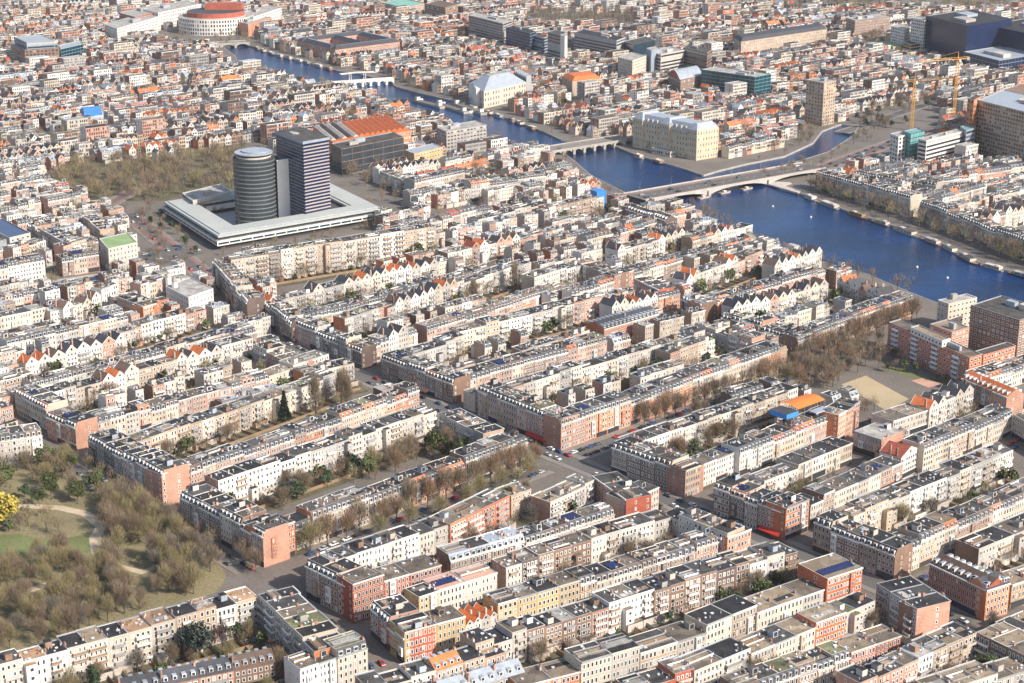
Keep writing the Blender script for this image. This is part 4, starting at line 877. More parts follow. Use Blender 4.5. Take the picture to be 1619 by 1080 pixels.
LM = [
 ('glass_office', 'dark teal glass office block right of the arched roof', [((1109, 110), (1194, 122), (1219, 117), 25, K(wall='glass_teal', roof='light_roof', nf=7, style='curtain', frame='teal', bay=6, plant=3))]),
 ('tower_hotel', 'slim beige tower with dark window rows by the canal', [((1275, 126), (1303, 131), (1322, 127), 41, K(wall='brick_tan', roof='light_roof', nf=12, bay=4, wf=.6, hf=.55, frame='cream', plant=1))]),
 ('brown_slab', 'big brown office slab with dense window grid at the right edge', [((1546, 158), (1650, 184), (1690, 166), 48, K(wall='brick_tan', roof='zinc', nf=14, style='plain', bay=3.4, wf=.6, hf=.55, plant=3)), ((1530, 155), (1540, 158), (1552, 152), 50, K(wall='brick_orange', roof='bitumen_grey', nf=13, bay=4, style='plain')), ((1560, 150), (1640, 166), (1690, 148), 40, K(wall='brick_dark', roof='brick_brown', nf=9, style='bands'))]),
 ('blue_office', 'huge dark blue glass office complex at top right', [((1464, 25), (1530, 41), (1600, 30), 46, K(wall='glass_blue', roof='bitumen_dark', nf=12, style='curtain', frame='solar', bay=7, plant=2)), ((1560, 40), (1660, 60), (1760, 40), 38, K(wall='glass_blue', roof='bitumen_dark', nf=10, style='curtain', frame='solar', bay=7, plant=2)), ((1524, 82), (1580, 96), (1640, 86), 18, K(wall='glass_blue', roof='zinc', nf=4, style='curtain', frame='bluegrey_wall', bay=6, plant=3))]),
 ('white_tower', 'white gridded tower pair left of the dark blue offices', [((1441, 28), (1462, 32), (1470, 29), 42, K(wall='white', roof='light_roof', nf=11, bay=3.6, style='plain')), ((1409, 41), (1430, 46), (1441, 42), 28, K(wall='white', roof='light_roof', nf=8, bay=3.6, style='plain'))]),
 ('orange_block', 'low orange block in front of the white towers', [((1428, 66), (1440, 70), (1470, 65), 15, K(wall='ochre', roof='bitumen_grey', nf=4, style='bands'))]),
 ('green_hall', 'hall with green roof beside the orange block', [((1390, 66), (1412, 74), (1433, 70), 10, K(wall='brick_tan', roof='green_roof', nf=3, bay=4))]),
 ('navy_office', 'dark blue office block top centre', [((800, 43), (838, 53), (848, 50), 28, K(wall='glass_blue', roof='bitumen_dark', nf=8, style='curtain', frame='bluegrey_wall', bay=4, plant=2)), ((838, 55), (858, 60), (868, 57), 24, K(wall='bluegrey_wall', roof='bitumen_grey', nf=7, style='bands'))]),
 ('panel_tower', 'grey tower with white end panel top centre', [((866, 50), (886, 55), (897, 52), 34, K(wall='grey_wall', roof='bitumen_grey', nf=9, style='bands')), ((886, 55), (893, 57), (897, 56), 34.5, K(wall='white', roof='light_roof'))]),
 ('long_slab', 'long pale concrete slab right of the panel tower', [((908, 51), (975, 64), (988, 59), 25, K(wall='concrete', roof='bitumen_dark', nf=7, style='bands', plant=2))]),
 ('green_glass_office', 'dark green glass office with orange base', [((987, 65), (1002, 71), (1035, 63), 22, K(wall='glass_teal', roof='bitumen_grey', nf=6, style='bands', frame='teal')), ((995, 78), (1003, 82), (1033, 74), 12, K(wall='ochre', roof='bitumen_grey', nf=3, style='bands'))]),
 ('stepped_office', 'pale stepped office slabs in front of the green glass office', [((977, 90), (1000, 96), (1022, 88), 24, K(wall='cream', roof='light_roof', nf=7, bay=3.4)), ((1024, 80), (1045, 86), (1082, 79), 26, K(wall='offwhite', roof='light_roof', nf=7, style='bands', plant=1)), ((1022, 76), (1030, 80), (1045, 77), 30, K(wall='bluegrey_wall', roof='light_roof', nf=0))]),
 ('purple_office', 'purple-brown office block behind the teal glass one', [((1080, 75), (1118, 84), (1126, 78), 28, K(wall='brick_brown', roof='bitumen_grey', nf=8, style='bands', plant=1))]),
 ('grey_slab', 'long grey slab flats at top centre', [((741, 24), (795, 37), (808, 32), 30, K(wall='grey_wall', roof='light_roof', nf=9, style='bands', plant=1))]),
 ('teal_roof_house', 'building with broad pale green roof at the top edge', [((604, 4), (640, 12), (671, 5), 14, K(wall='brick_tan', roof='copper', nf=4, bay=4))]),
 ('brown_hall', 'brown colonnaded building at the top edge', [((672, 6), (704, 12), (724, 6), 20, K(wall='brick_brown', roof='tile_brown', nf=3, bay=5))]),
 ('plum_office', 'plum-coloured office block left of the white towers', [((1338, 28), (1352, 33), (1408, 26), 24, K(wall='brick_brown', roof='light_roof', nf=7, bay=3, plant=2))]),
 ('institution', 'long stone institution with dark mansard roof', [((1160, 60), (1172, 66), (1307, 46), 19, K(wall='brick_tan', roof='slate', nf=5, bay=3.6))]),
 ('red_flats', 'large red brick flats with white balconies beside the sand pitch', [((1405, 509), (1533, 566), (1553, 560), 17.5, K(wall='brick_vermilion', roof='gravel', nf=6, bay=3.2, wf=.6, hf=.6, plant=1)), ((1541, 555), (1555, 561), (1606, 546), 16.5, K(wall='brick_vermilion', roof='bitumen_grey', nf=5, bay=3.2, wf=.6, hf=.6, plant=0))]),
 ('grey_flats', 'tall grey-brown flats by the river at the right edge', [((1535, 482), (1612, 506), (1660, 490), 27, K(wall='brick_brown', roof='bitumen_grey', nf=9, bay=3.4, wf=.6, hf=.55, plant=2)), ((1470, 512), (1505, 525), (1533, 517), 18, K(wall='brick_pink', roof='tan_roof', nf=6, bay=3.4, plant=1)), ((1483, 474), (1500, 480), (1545, 470), 20, K(wall='cream', roof='light_roof', nf=6, bay=3.4, plant=1))]),
 ('green_roofed_house', 'tall white and pink house with green roof by the canal', [((157, 377), (171, 393), (217, 383), 17, K(wall='offwhite', roof='green_roof', nf=5, bay=3, wf=.5, hf=.6))]),
 ('glass_roof_hall', 'hall with blue glazed roof at the left edge', [((-30, 352), (15, 376), (48, 368), 11, K(wall='offwhite', roof='solar', nf=3, bay=5))]),
 ('white_turret_house', 'white house with two small pointed turrets', [((262, 452), (298, 470), (337, 456), 12.5, K(wall='white', roof='light_roof', nf=4, bay=3.4, wf=.4))]),
 ('cream_court_block', 'cream block with flat roof left of the grey office', [((640, 237), (655, 243), (700, 232), 15, K(wall='ochre', roof='zinc', nf=4, bay=3.6))]),
 ('orange_roof_block', 'long brick block with orange hipped roof right of the theatre', [((888, 121), (905, 129), (951, 124), 15, K(wall='brick_tan', roof='tile_orange', nf=5, bay=3.4))]),
 ('white_canal_office', 'white banded office with teal glass stair at the canal', [((1452, 219), (1465, 222), (1528, 206), 25, K(wall='white', roof='light_roof', nf=7, style='bands', hf=.5, plant=3)), ((1408, 211), (1421, 216), (1437, 212), 25, K(wall='white', roof='light_roof', nf=7, bay=5, style='plain')), ((1428, 207), (1440, 212), (1462, 207), 27, K(wall='teal', roof='teal', nf=7, style='curtain', frame='glass_teal', bay=4)), ((1518, 200), (1528, 206), (1542, 202), 27, K(wall='bluegrey_wall', roof='teal', nf=7, style='bands'))]),
]
for name, label, specs in LM:
    ld = simple(name, label, specs)
    ring0 = ld.ring(*specs[0][:3], specs[0][3])
    if name == 'white_turret_house':
        for t in ((266, 440), (276, 447)):
            c = up(*t, 15)[:2] - ld.b; rr = [tuple(c + 1.9 * np.array([math.cos(i * .785), math.sin(i * .785)])) for i in range(8)]; ld.p('turret').prism(rr, 0, 15.5, 'white'); ld.p('turret').prism(rr, 15.5, 20, 'light_roof', ring1=[tuple(c + .05 * (np.array(q) - c)) for q in rr])
    if name == 'institution': ld.hip(ring0, 19, 23, 3.5, 'slate', 'mansard_roof')
    if name in ('orange_roof_block',): ld.hip(ring0, 15, 19, 5, 'tile_orange', 'hipped_roof')
    if name == 'museum_quad': ld.hip(ring0, 15, 19, 6, 'bluegrey_wall', 'hipped_roof', 'slate')
    if name == 'red_flats':
        pr = ld.ring((1440, 517), (1490, 539), (1503, 535), 21); ld.vol(pr, 17, 21, 'white', 'tan_roof', 1, 3, k='penthouse', reg=False)
        a, b = np.array(ring0[3]), np.array(ring0[0]); L = np.linalg.norm(b - a); e = (b - a) / L; n = np.array([e[1], -e[0]])
        for q in range(4):
            x = L * (q + .5) / 4 - 4
            for j in range(1, 6): ld.p('balconies').obox(a, e, n, x, x + 5, 0, 1.5, j * 2.85, j * 2.85 + 1.1, 'frame_white')
    ld.done(name, label, 'flats' if 'flats' in label else ('house' if 'house' in name else 'building'))
ld = Land(up(530, 80, 13)[:2]); ring = [np.array(q) for q in ld.ring((470, 64), (530, 79), (632, 66), 13)]; ff = lambda u, v: tuple(ring[0] + (ring[1] - ring[0]) * u + (ring[3] - ring[0]) * v)
for i, (u0, u1, v0, v1) in enumerate(((0, 1, 0, .13), (0, 1, .87, 1), (0, .13, .135, .865), (.87, 1, .135, .865), (.45, .55, .135, .865))):
    pr = [ff(u0, v0), ff(u1, v0), ff(u1, v1), ff(u0, v1)]; ld.vol(pr, 0, 13, 'brick_pink', 'slate', 3, 4, k=f'range#{i}', parapet=.1); ld.hip(pr, 13, 17, 5, 'slate', f'range_roof#{i}', 'bluegrey_wall')
ld.rings.append([tuple(q + ld.b) for q in ring]); ld.done('museum_quad', 'large courtyard building with blue slate roofs by the far river', 'museum')
# arched hall beside the teal glass office
ld = Land(up(1085, 148)[:2]); ring = ld.ring((1057, 117), (1076, 126), (1110, 119), 17); ld.vol(ring, 0, 17, 'brick_brown', 'brick_brown', 4, 4, parapet=.1); r_ = [np.array(q) for q in ring]
for q in range(12):
    f = lambda u, v: tuple(r_[3] + (r_[0] - r_[3]) * u + (r_[2] - r_[3]) * v); za, zb = 17 + 7 * math.sin(math.pi * q / 12), 17 + 7 * math.sin(math.pi * (q + 1) / 12)
    ld.p('arched_roof').q((*f(q / 12, -.03), za), (*f((q + 1) / 12, -.03), zb), (*f((q + 1) / 12, 1.03), zb), (*f(q / 12, 1.03), za), 'zinc')
    for v in (0, 1): ld.p('end_wall').q((*f(q / 12, v), 16.8), (*f((q + 1) / 12, v), 16.8), (*f((q + 1) / 12, v), zb), (*f(q / 12, v), za), 'brick_red')
ld.done('arched_hall', 'brown hall under a pale arched roof', 'hall')

# ------------------------------------------------------------------ bridges
def bridge(name, label, a, b, width, zdeck, nspan, wall, deckm, arch=.5, lanes=True, lamps=True, hump=0.0):
    A = np.array(up(*a, zdeck)[:2]); B = np.array(up(*b, zdeck)[:2]); L = np.linalg.norm(B - A); e = (B - A) / L; n = np.array([-e[1], e[0]]); ld = Land(A)
    Pt = lambda x, y, z: (e[0] * x + n[0] * y, e[1] * x + n[1] * y, z); hw = width / 2; D = ld.p('deck'); S = 8 * nspan
    zt = lambda t: zdeck + hump * math.sin(math.pi * t)
    for i in range(S):
        t0, t1 = i / S, (i + 1) / S; x0, x1 = L * t0, L * t1
        def zu(t): u = (t * nspan) % 1.0; return WATER_Z + .4 + (zt(t) - 1.0 - WATER_Z - .4) * (1 - abs(2 * u - 1) ** (2 / max(arch, .1)) ) if 0 < u < 1 else WATER_Z + .4
        u0, u1 = zu(t0 + 1e-6), zu(t1 - 1e-6)
        D.q(Pt(x0, -hw, zt(t0)), Pt(x1, -hw, zt(t1)), Pt(x1, hw, zt(t1)), Pt(x0, hw, zt(t0)), deckm)
        for s in (-1, 1): D.q(Pt(x0, s * hw, u0), Pt(x1, s * hw, u1), Pt(x1, s * hw, zt(t1)), Pt(x0, s * hw, zt(t0)), wall)
        D.q(Pt(x0, -hw, u0), Pt(x0, hw, u0), Pt(x1, hw, u1), Pt(x1, -hw, u1), wall)
    for i in range(1, nspan):
        x = L * i / nspan; ld.p('pier').obox((0, 0), e, n, x - 1.3, x + 1.3, -hw - 1.6, hw + 1.6, WATER_Z - .5, zt(i / nspan) - .8, wall)
    for s in (-1, 1):
        ld.p('footway').obox((0, 0), e, n, 0, L, s * (hw - 1.7) - 1.5, s * (hw - 1.7) + 1.5, zdeck + hump * .5, zdeck + .16 + hump, 'pavement')
        ld.p('railing').obox((0, 0), e, n, 0, L, s * hw - .12, s * hw + .12, zdeck, zdeck + 1.1 + hump, wall)
        if lanes: ld.p('bike_lane').obox((0, 0), e, n, 0, L, s * (hw - 4.4) - .9, s * (hw - 4.4) + .9, zdeck + .002, zdeck + .02 + hump, 'bike_lane')
    if lanes:
        for q in range(int(L / 9)): ld.p('lane_marks').obox((0, 0), e, n, q * 9 + 1, q * 9 + 4, -.1, .1, zdeck + .002, zdeck + .02 + hump, 'paint')
    if lamps:
        for q in range(6):
            for s in (-1, 1):
                x = L * (q + .5) / 6; p = Pt(x, s * (hw - .5), zdeck); ld.p('lamps').tube(p, (p[0], p[1], zdeck + 8), .12, .08, 'trim_grey', 4); ld.p('lamps').tube((p[0], p[1], zdeck + 8), (p[0] - s * n[0] * 2, p[1] - s * n[1] * 2, zdeck + 8.3), .08, .12, 'trim_grey', 4)
    return ld
ld = bridge('b', '', (1003, 312), (1287, 262), 27, 4.2, 3, 'concrete', 'asphalt', .7); ld.done('road_bridge', 'wide grey road bridge of low spans crossing the blue river', 'bridge')
ld = bridge('b', '', (846, 240), (990, 217), 20, 3.6, 9, 'stone', 'pavement', .9, lanes=False)
ld.done('arched_bridge', 'old stone bridge of many small arches beside the cream hotel', 'bridge')
ld = bridge('b', '', (300, 71), (392, 66), 18, 3.5, 4, 'stone', 'pavement', .9, lanes=False, lamps=False); ld.done('far_bridge', 'stone bridge near the white curved theatre', 'bridge')
# white wooden drawbridge
ld = bridge('b', '', (508, 134), (622, 126), 5, 3.2, 9, 'white', 'wood_deck', 1.0, lanes=False, lamps=False, hump=1.4)
A = np.array(up(508, 134, 3.2)[:2]); B = np.array(up(622, 126, 3.2)[:2]); L = np.linalg.norm(B - A); e = (B - A) / L; n = np.array([-e[1], e[0]])
for t in (.40, .60):
    for s in (-1, 1): p = e * L * t + n * s * 3; ld.p('gate_post').tube((*p, 0), (*p, 13), .55, .45, 'white', 4)
    p0, p1 = e * L * t - n * 3, e * L * t + n * 3; ld.p('gate_post').tube((*p0, 13), (*p1, 13), .5, .5, 'white', 4)
    sg = 1 if t < .5 else -1
    for s in (-1, 1):
        q = e * (L * t) + n * s * 2.6; ld.p('balance_beam').tube((*(q - e * sg * 11), 13.0), (*(q + e * sg * 9), 13.8), .5, .35, 'white', 4); ld.p('chain').tube((*(q + e * sg * 9), 13.8), (*(q + e * sg * 9), 4.5), .12, .12, 'dark_trim', 3)
ld.done('drawbridge', 'white wooden double drawbridge over the far river', 'bridge')
# lock piers across the river
for i, (a, b) in enumerate((((655, 158), (700, 170)), ((690, 163), (738, 178)), ((718, 163), (765, 180)))):
    A = np.array(up(*a)[:2]); B = np.array(up(*b)[:2]); L = np.linalg.norm(B - A); e = (B - A) / L; n = np.array([-e[1], e[0]]); ld = Land(A)
    ld.p('pier').obox((0, 0), e, n, 0, L, -3.5, 3.5, WATER_Z - .5, .9, 'stone'); ld.p('deck').obox((0, 0), e, n, .4, L - .4, -3.1, 3.1, .9, 1.0, 'street')
    for x in (4, L - 8): ld.p('lock_house').obox((0, 0), e, n, x, x + 4, -2, 2, 1.0, 4.2, 'white', 'slate'); 
    for x in (2, L - 2): ld.p('lock_gate').obox((0, 0), e, n, x - .5, x + .5, 3.5, 9, WATER_Z, .8, 'frame_white')
    ld.done('lock_pier', f'narrow stone lock pier in the river, {ORD[i]} from left', 'lock', 'lock piers in the river')
# jetty ramp by the road bridge
ld = Land(up(1225, 294)[:2]); P_ = [tuple(up(x, y)[:2] - ld.b) for x, y in ((1214, 292), (1262, 306), (1266, 303), (1240, 294), (1252, 291), (1248, 289), (1222, 288))]
ld.p('deck').prism(P_[::-1], -.6, .5, 'offwhite', bottom=True); ld.p('railing').prism([P_[0], P_[1], P_[2], P_[3]][::-1], .5, .6, 'offwhite'); ld.done('jetty', 'pale angled landing stage at the end of the road bridge', 'jetty')

# ------------------------------------------------------------------ odd things on roofs, cranes
def tarp(label, x, y, H, w, d, h, m, name='tarpaulin_cover', z0=None):
    p = up(x, y, H)[:2]; ld = Land(p); e = np.array([math.cos(R(42)), math.sin(R(42))]); n = np.array([-e[1], e[0]])
    return ld, e, n
ld, e, n = tarp('', 1262, 655, 16, 0, 0, 0, '')
for k in range(5):
    z = lambda t: 15.2 + 3.4 + 1.2 * math.sin(math.pi * t)
    a, b = k / 5, (k + 1) / 5; P = lambda x, y, z_: (e[0] * x + n[0] * y, e[1] * x + n[1] * y, z_)
    ld.p('sheet').q(P(0, 12 * a, z(a)), P(21, 12 * a, z(a)), P(21, 12 * b, z(b)), P(0, 12 * b, z(b)), 'orange_sheet')
for x in (0, 5, 10, 15, 21):
    for y in (0, 12): ld.p('scaffold_post').tube(P(x, y, 14), P(x, y, 18.7), .12, .12, 'rail', 4)
ld.p('side_sheet').obox((0, 0), e, n, -9, -.2, 0, 11, 15.2, 17.8, 'blue_sheet', 'slate'); ld.p('grey_sheet').obox((0, 0), e, n, 8, 19, -5, -.3, 15.3, 15.9, 'zinc')
ld.done('roof_tent', 'bright orange scaffold tent over a roof with blue side sheets', 'tarpaulin')
for x, y, H, w, h, lab in ((134, 197, 0, 17, 15, 'bright blue tarpaulin wrapped around a scaffolded house at upper left'), (943, 338, 0, 8.5, 17, 'tall bright blue scaffold sheet beside the road bridge')):
    p = up(x, y, H)[:2]; ld = Land(p); e = np.array([math.cos(R(30)), math.sin(R(30))]); n = np.array([-e[1], e[0]])
    ld.p('sheet').obox((0, 0), e, n, 0, w, 0, 9, 1, h, 'blue_sheet')
    for q in range(int(w / 2) + 1): ld.p('scaffold_post').tube((e[0] * q * 2 - n[0] * .3, e[1] * q * 2 - n[1] * .3, 0), (e[0] * q * 2 - n[0] * .3, e[1] * q * 2 - n[1] * .3, h + 1), .1, .1, 'rail', 3)
    ld.rings.append([tuple(p), tuple(p + e * w), tuple(p + e * w + n * 10), tuple(p + n * 10)]); ld.done('scaffold_sheet', lab, 'tarpaulin')
for (x, y), hh, ja, lab in (((1441, 206), 46, 20, 'yellow tower crane behind the white canal office'), ((1507, 197), 62, 200, 'taller yellow tower crane next to the brown slab')):
    p = up(x, y)[:2]; ld = Land(p); M_ = ld.p('mast')
    for sx in (-1, 1):
        for sy in (-1, 1): M_.tube((sx, sy, 0), (sx, sy, hh), .22, .22, 'steel_yellow', 4)
    for q in range(int(hh / 2.5)):
        z = q * 2.5
        for (a, b) in (((-1, -1), (1, -1)), ((1, -1), (1, 1)), ((1, 1), (-1, 1)), ((-1, 1), (-1, -1))): M_.tube((*a, z), (*b, z + 2.5), .1, .1, 'steel_yellow', 3)
    J = ld.p('jib'); dx, dy = math.cos(R(ja)), math.sin(R(ja))
    for o, z in ((-.7, hh), (.7, hh), (0, hh + 1.6)): J.tube((-dx * 12 - dy * o, -dy * 12 + dx * o, z), (dx * 42 - dy * o, dy * 42 + dx * o, z), .16, .12, 'steel_yellow', 3)
    for q in range(27): J.tube((dx * (q * 2 - 12), dy * (q * 2 - 12), hh), (dx * (q * 2 - 11), dy * (q * 2 - 11), hh + 1.6), .08, .08, 'steel_yellow', 3)
    ld.p('apex').tube((0, 0, hh), (0, 0, hh + 7), .5, .15, 'steel_yellow', 4); ld.p('apex').tube((0, 0, hh + 7), (dx * 30, dy * 30, hh + 1.6), .07, .07, 'steel_yellow', 3); ld.p('counterweight').box(-dx * 11 - 1.3, -dx * 11 + 1.3, -dy * 11 - 1.3, -dy * 11 + 1.3, hh - 1.5, hh + 1, 'concrete'); ld.p('cab').box(.8, 2.4, -2.2, -.6, hh - 2.5, hh, 'frame_white')
    ld.done('tower_crane', lab, 'crane')
# ------------------------------------------------------------------ open ground that stays free of houses
occupy(river_xy, 2, 0); occupy(canal_xy, 2, 0)
OPEN = [[(70, 285), (110, 262), (240, 258), (390, 232), (520, 265), (620, 300), (640, 350), (610, 345), (345, 430), (230, 430), (205, 345), (160, 320), (110, 312)],
        [(1000, 340), (1300, 290), (1480, 222), (1480, 165), (1345, 188), (1362, 212), (1300, 256), (1200, 275), (985, 304)], [(985, 228), (1003, 222), (1100, 250), (1150, 250), (1145, 275), (1110, 280), (1000, 246)],
        [(835, 22), (1000, 22), (1000, 52), (940, 48), (835, 40)], [(640, 340), (760, 330), (985, 325), (985, 302), (700, 355)],
        [(1370, 36), (1400, 60), (1395, 85), (1370, 80)], [(1265, 280), (1700, 425), (1700, 470), (1265, 315)], [(250, 50), (400, 50), (404, 74), (260, 74)], [(1480, -20), (1700, -20), (1700, 18), (1300, 14), (1180, 8), (1180, -20)], [(1235, 605), (1290, 552), (1405, 525), (1440, 560), (1440, 600), (1340, 610), (1325, 645), (1262, 640)]]
for p in OPEN: occupy(plan(p), 3)
for i in range(len(RIVER)):      # quay streets
    a, b = np.array(river_xy[i]), np.array(river_xy[(i + 1) % len(RIVER)]); L = np.linalg.norm(b - a); e = (b - a) / L; n = np.array([e[1], -e[0]])
    for sgn in (1, -1):
        q = [a, b, b + n * 13 * sgn, a + n * 13 * sgn]; P_ = np.array(q); m = P_.mean(0)
        if not inpoly(*m, river_xy): occupy(q, 3)
# ------------------------------------------------------------------ the city beyond: rows on the same street grid
def fill_city():
    th = R(40); eu = np.array([math.cos(th), math.sin(th)]); ev = np.array([-math.sin(th), math.cos(th)]); r = random.Random(99); cnt = 0
    period = 37.0
    for iv in range(-26, 105):
        for k, voff in ((0, 7.0), (1, 27.0)):
            v = iv * period + voff; u = -1400.0 + r.uniform(0, 40); nxt = u + r.uniform(60, 130); st = dict(left=0, bh=11.0)
            while u < 3200:
                c_far = pj((*(eu * u + ev * v), 6.0))[1] < 260; big = r.random() < .02 and c_far; w = r.uniform(15, 26) if big else r.uniform(4.6, 7.2)
                if u + w > nxt: u = nxt + r.uniform(7, 13); nxt = u + r.uniform(90, 190); st['left'] = 0; st['bh'] = r.uniform(9, 13)
                bend = 10 * math.sin(u / 260.0 + iv * .5); p = eu * u + ev * (v + bend)
                c = p + eu * w / 2 + ev * 5.5; u += w
                px, py, s_ = pj_many(np.array([c[0], c[1], 6.0]))
                if not (-110 < px < 1730 and -40 < py): continue
                if py > 640 or (py > 345 and not (px < 430 or 600 < px < 1340)): continue
                if c[1] < 500: continue
                d = r.uniform(8.0, 10.2) if not big else 11.5
                if any(occ(*(p + eu * a + ev * b)) for a, b in ((0, -2), (w, -2), (w, d), (0, d), (w / 2, d / 2), (w / 2, -3))): continue
                if r.random() < .015: continue
                if st['left'] <= 0: st.update(left=r.choice([1, 2, 2, 3, 5, 7]), roof=pick(r, ROOFP['F']), tile=pick(r, TILEP['F']), wall=pick(r, WALLP[r.choice('FFFM' if py < 260 else 'FWP')]), typ=r.choice('ggmmffr' if py < 300 else 'mmff'), H=st['bh'] + r.uniform(-1.2, 1.2))
                st['left'] -= 1
                wall = st['wall'] if r.random() < .6 else pick(r, WALLP['F']); other = pick(r, WALLP['F']); H = st['H'] + r.uniform(-.5, .5) + (r.uniform(3, 8) if big else 0)
                parts, _ = house(r, w - .02, d, H, 'f' if big else st['typ'], wall, other, st['roof'], st['tile'], 2 if py < 240 else 1, (True, True))
                FAR_MB.add(parts['all'], float(p[0]), float(p[1]), tuple(eu), tuple(ev), flip=(w, d) if k else None); cnt += 1
                occupy([p, p + eu * w, p + eu * w + ev * d, p + ev * d], 1)
    print('city houses', cnt)
fill_city()
tag(FAR_MB.obj('terrace_houses'), 'rows of terraced houses reaching back across the city', 'houses', kind='stuff')
print('tris far', len(FAR_MB.f) * 2)
# ------------------------------------------------------------------ trees
def gen_tree(seed, h, rad, ntw, twm, shape='round', leaf=None, tl=(1.0, 2.4), tw=.036, trunk_k=5):
    r = random.Random(seed); T, Cn = MB(), MB(); th = h * (.32 if shape != 'column' else .15); cz = h * .64 if shape != 'column' else h * .55; ch = h * .38 if shape != 'column' else h * .46
    T.tube((0, 0, -.2), (0, 0, th), h * .022, h * .017, 'bark', trunk_k); tips = []
    for k in range(7 if trunk_k > 4 else 3):
        a = k * 2.4 + r.uniform(-.4, .4); q = r.uniform(.45, .85); e = (rad * q * math.cos(a) * .8, rad * q * math.sin(a) * .8, h * r.uniform(.55, .88)); m = (e[0] * .45, e[1] * .45, th + (e[2] - th) * .5)
        T.tube((0, 0, th * r.uniform(.75, 1)), m, h * .012, h * .008, 'bark', 4); T.tube(m, e, h * .008, h * .003, 'bark', 3); tips += [m, e]
        if trunk_k > 4:
            for j in range(3):
                t = r.uniform(.2, .9); s = [m[i] + (e[i] - m[i]) * t for i in range(3)]; d = [r.uniform(-1, 1) * rad * .4, r.uniform(-1, 1) * rad * .4, r.uniform(.1, .6) * rad * .5]; T.tube(s, [s[i] + d[i] for i in range(3)], h * .0045, h * .002, 'bark', 3); tips.append([s[i] + d[i] for i in range(3)])
    lobes = [(r.uniform(-.55, .55) * rad, r.uniform(-.55, .55) * rad, cz + r.uniform(-.6, .65) * ch, r.uniform(.38, .62)) for _ in range(9)] + [(0, 0, cz, .6)]
    mi = MATS[twm]
    for k in range(ntw):
        lx, ly, lz, lr = r.choice(lobes)
        while True:
            x, y, z = r.uniform(-1, 1), r.uniform(-1, 1), r.uniform(-1, 1)
            q = x * x + y * y + z * z
            if .08 < q < 1: break
        px, py, pz = lx + x * rad * lr, ly + y * rad * lr, lz + z * ch * lr
        if shape == 'cone':
            t = r.random() ** .8; rr = rad * (1 - t) * r.uniform(.5, 1); a = r.uniform(0, 6.283); px, py, pz = rr * math.cos(a), rr * math.sin(a), h * (.06 + .94 * t)
        if leaf:
            s = r.uniform(.35, .75) * leaf; d1 = Vector((r.uniform(-1, 1), r.uniform(-1, 1), r.uniform(-1, 1))).normalized() * s; d2 = d1.orthogonal().normalized() * s * .7
            p = Vector((px, py, pz)); Cn.q(tuple(p - d1), tuple(p - d2), tuple(p + d1), tuple(p + d2), twm)
        else:
            d = Vector((px * .5 + r.uniform(-1, 1) * rad * .4, py * .5 + r.uniform(-1, 1) * rad * .4, (pz - h * .35) * .9 + r.uniform(-.3, .6) * h * .2)).normalized() * r.uniform(*tl)
            sd_ = d.cross(Vector((r.uniform(-1, 1), r.uniform(-1, 1), r.uniform(-1, 1)))).normalized() * tw
            p = Vector((px, py, pz)); Cn.tri(tuple(p - sd_), tuple(p + sd_), tuple(p + d), twm)
    return T, Cn
KINDS = {}
def kind(key, word, n_near, n_far, **kw):
    near = []
    for s in range(3 if kw.get('leaf') is None else 2):
        T, Cn = gen_tree(key + str(s), 10, ntw=n_near, **kw); near.append((T.mesh('trunk'), Cn.mesh('crown')))
    far = []
    for s in range(3):
        k2 = dict(kw); k2['tw'] = .1; k2['tl'] = (1.4, 2.8)
        if kw.get('leaf'): k2['leaf'] = kw['leaf'] * 1.7
        T, Cn = gen_tree(key + 'f' + str(s), 10, ntw=n_far, trunk_k=3, **k2); M_ = MB(); M_.add(T, 0, 0, (1, 0), (0, 1)); M_.add(Cn, 0, 0, (1, 0), (0, 1))
        far.append(M_)
    KINDS[key] = dict(word=word, near=near, far=far)
kind('brown', 'bare brown tree', 1700, 190, rad=3.9, twm='twig_brown'); kind('grey', 'bare grey tree', 1500, 130, rad=3.7, twm='twig_grey'); kind('olive', 'bare tree with olive buds', 1900, 200, rad=3.9, twm='twig_olive'); kind('rust', 'bare rust-brown tree', 1700, 180, rad=3.6, twm='twig_rust')
kind('poplar', 'tall narrow bare poplar', 1700, 260, rad=2.0, twm='twig_brown', shape='column'); kind('fir', 'dark green conifer', 900, 160, rad=2.6, twm='leaf_dark', shape='cone', leaf=.9)
kind('ever', 'dark evergreen tree', 1100, 170, rad=4.0, twm='leaf_dark', leaf=.9); kind('willow', 'yellow willow', 1400, 200, rad=4.4, twm='leaf_yellow', leaf=.8); kind('bush', 'fresh green bushy tree', 1100, 170, rad=4.4, twm='leaf_green', leaf=.85)
kind('cedar', 'blue-green cedar', 1300, 170, rad=4.2, twm='leaf_blue', leaf=.85); kind('blossom', 'pink blossoming tree', 1000, 160, rad=3.4, twm='blossom', leaf=.6)
TREES = []       # (x, y, h, kind, where, order-able)
def put(xy, h, k, where, line=False, clear=True):
    if clear and occ(*xy) in (1, 2): return
    TREES.append((float(xy[0]), float(xy[1]), h, k, where, line))
tr_ = random.Random(5)
def tline(a, b, step, hs, ks, where, jit=1.2, prob=1.0):
    a = np.array(a, float); b = np.array(b, float); L = np.linalg.norm(b - a); n = int(L / step)
    for i in range(n + 1):
        if tr_.random() > prob: continue
        p = a + (b - a) * i / max(1, n) + np.array([tr_.uniform(-jit, jit), tr_.uniform(-jit, jit)]); put(p, tr_.uniform(*hs), tr_.choice(ks), where, True)
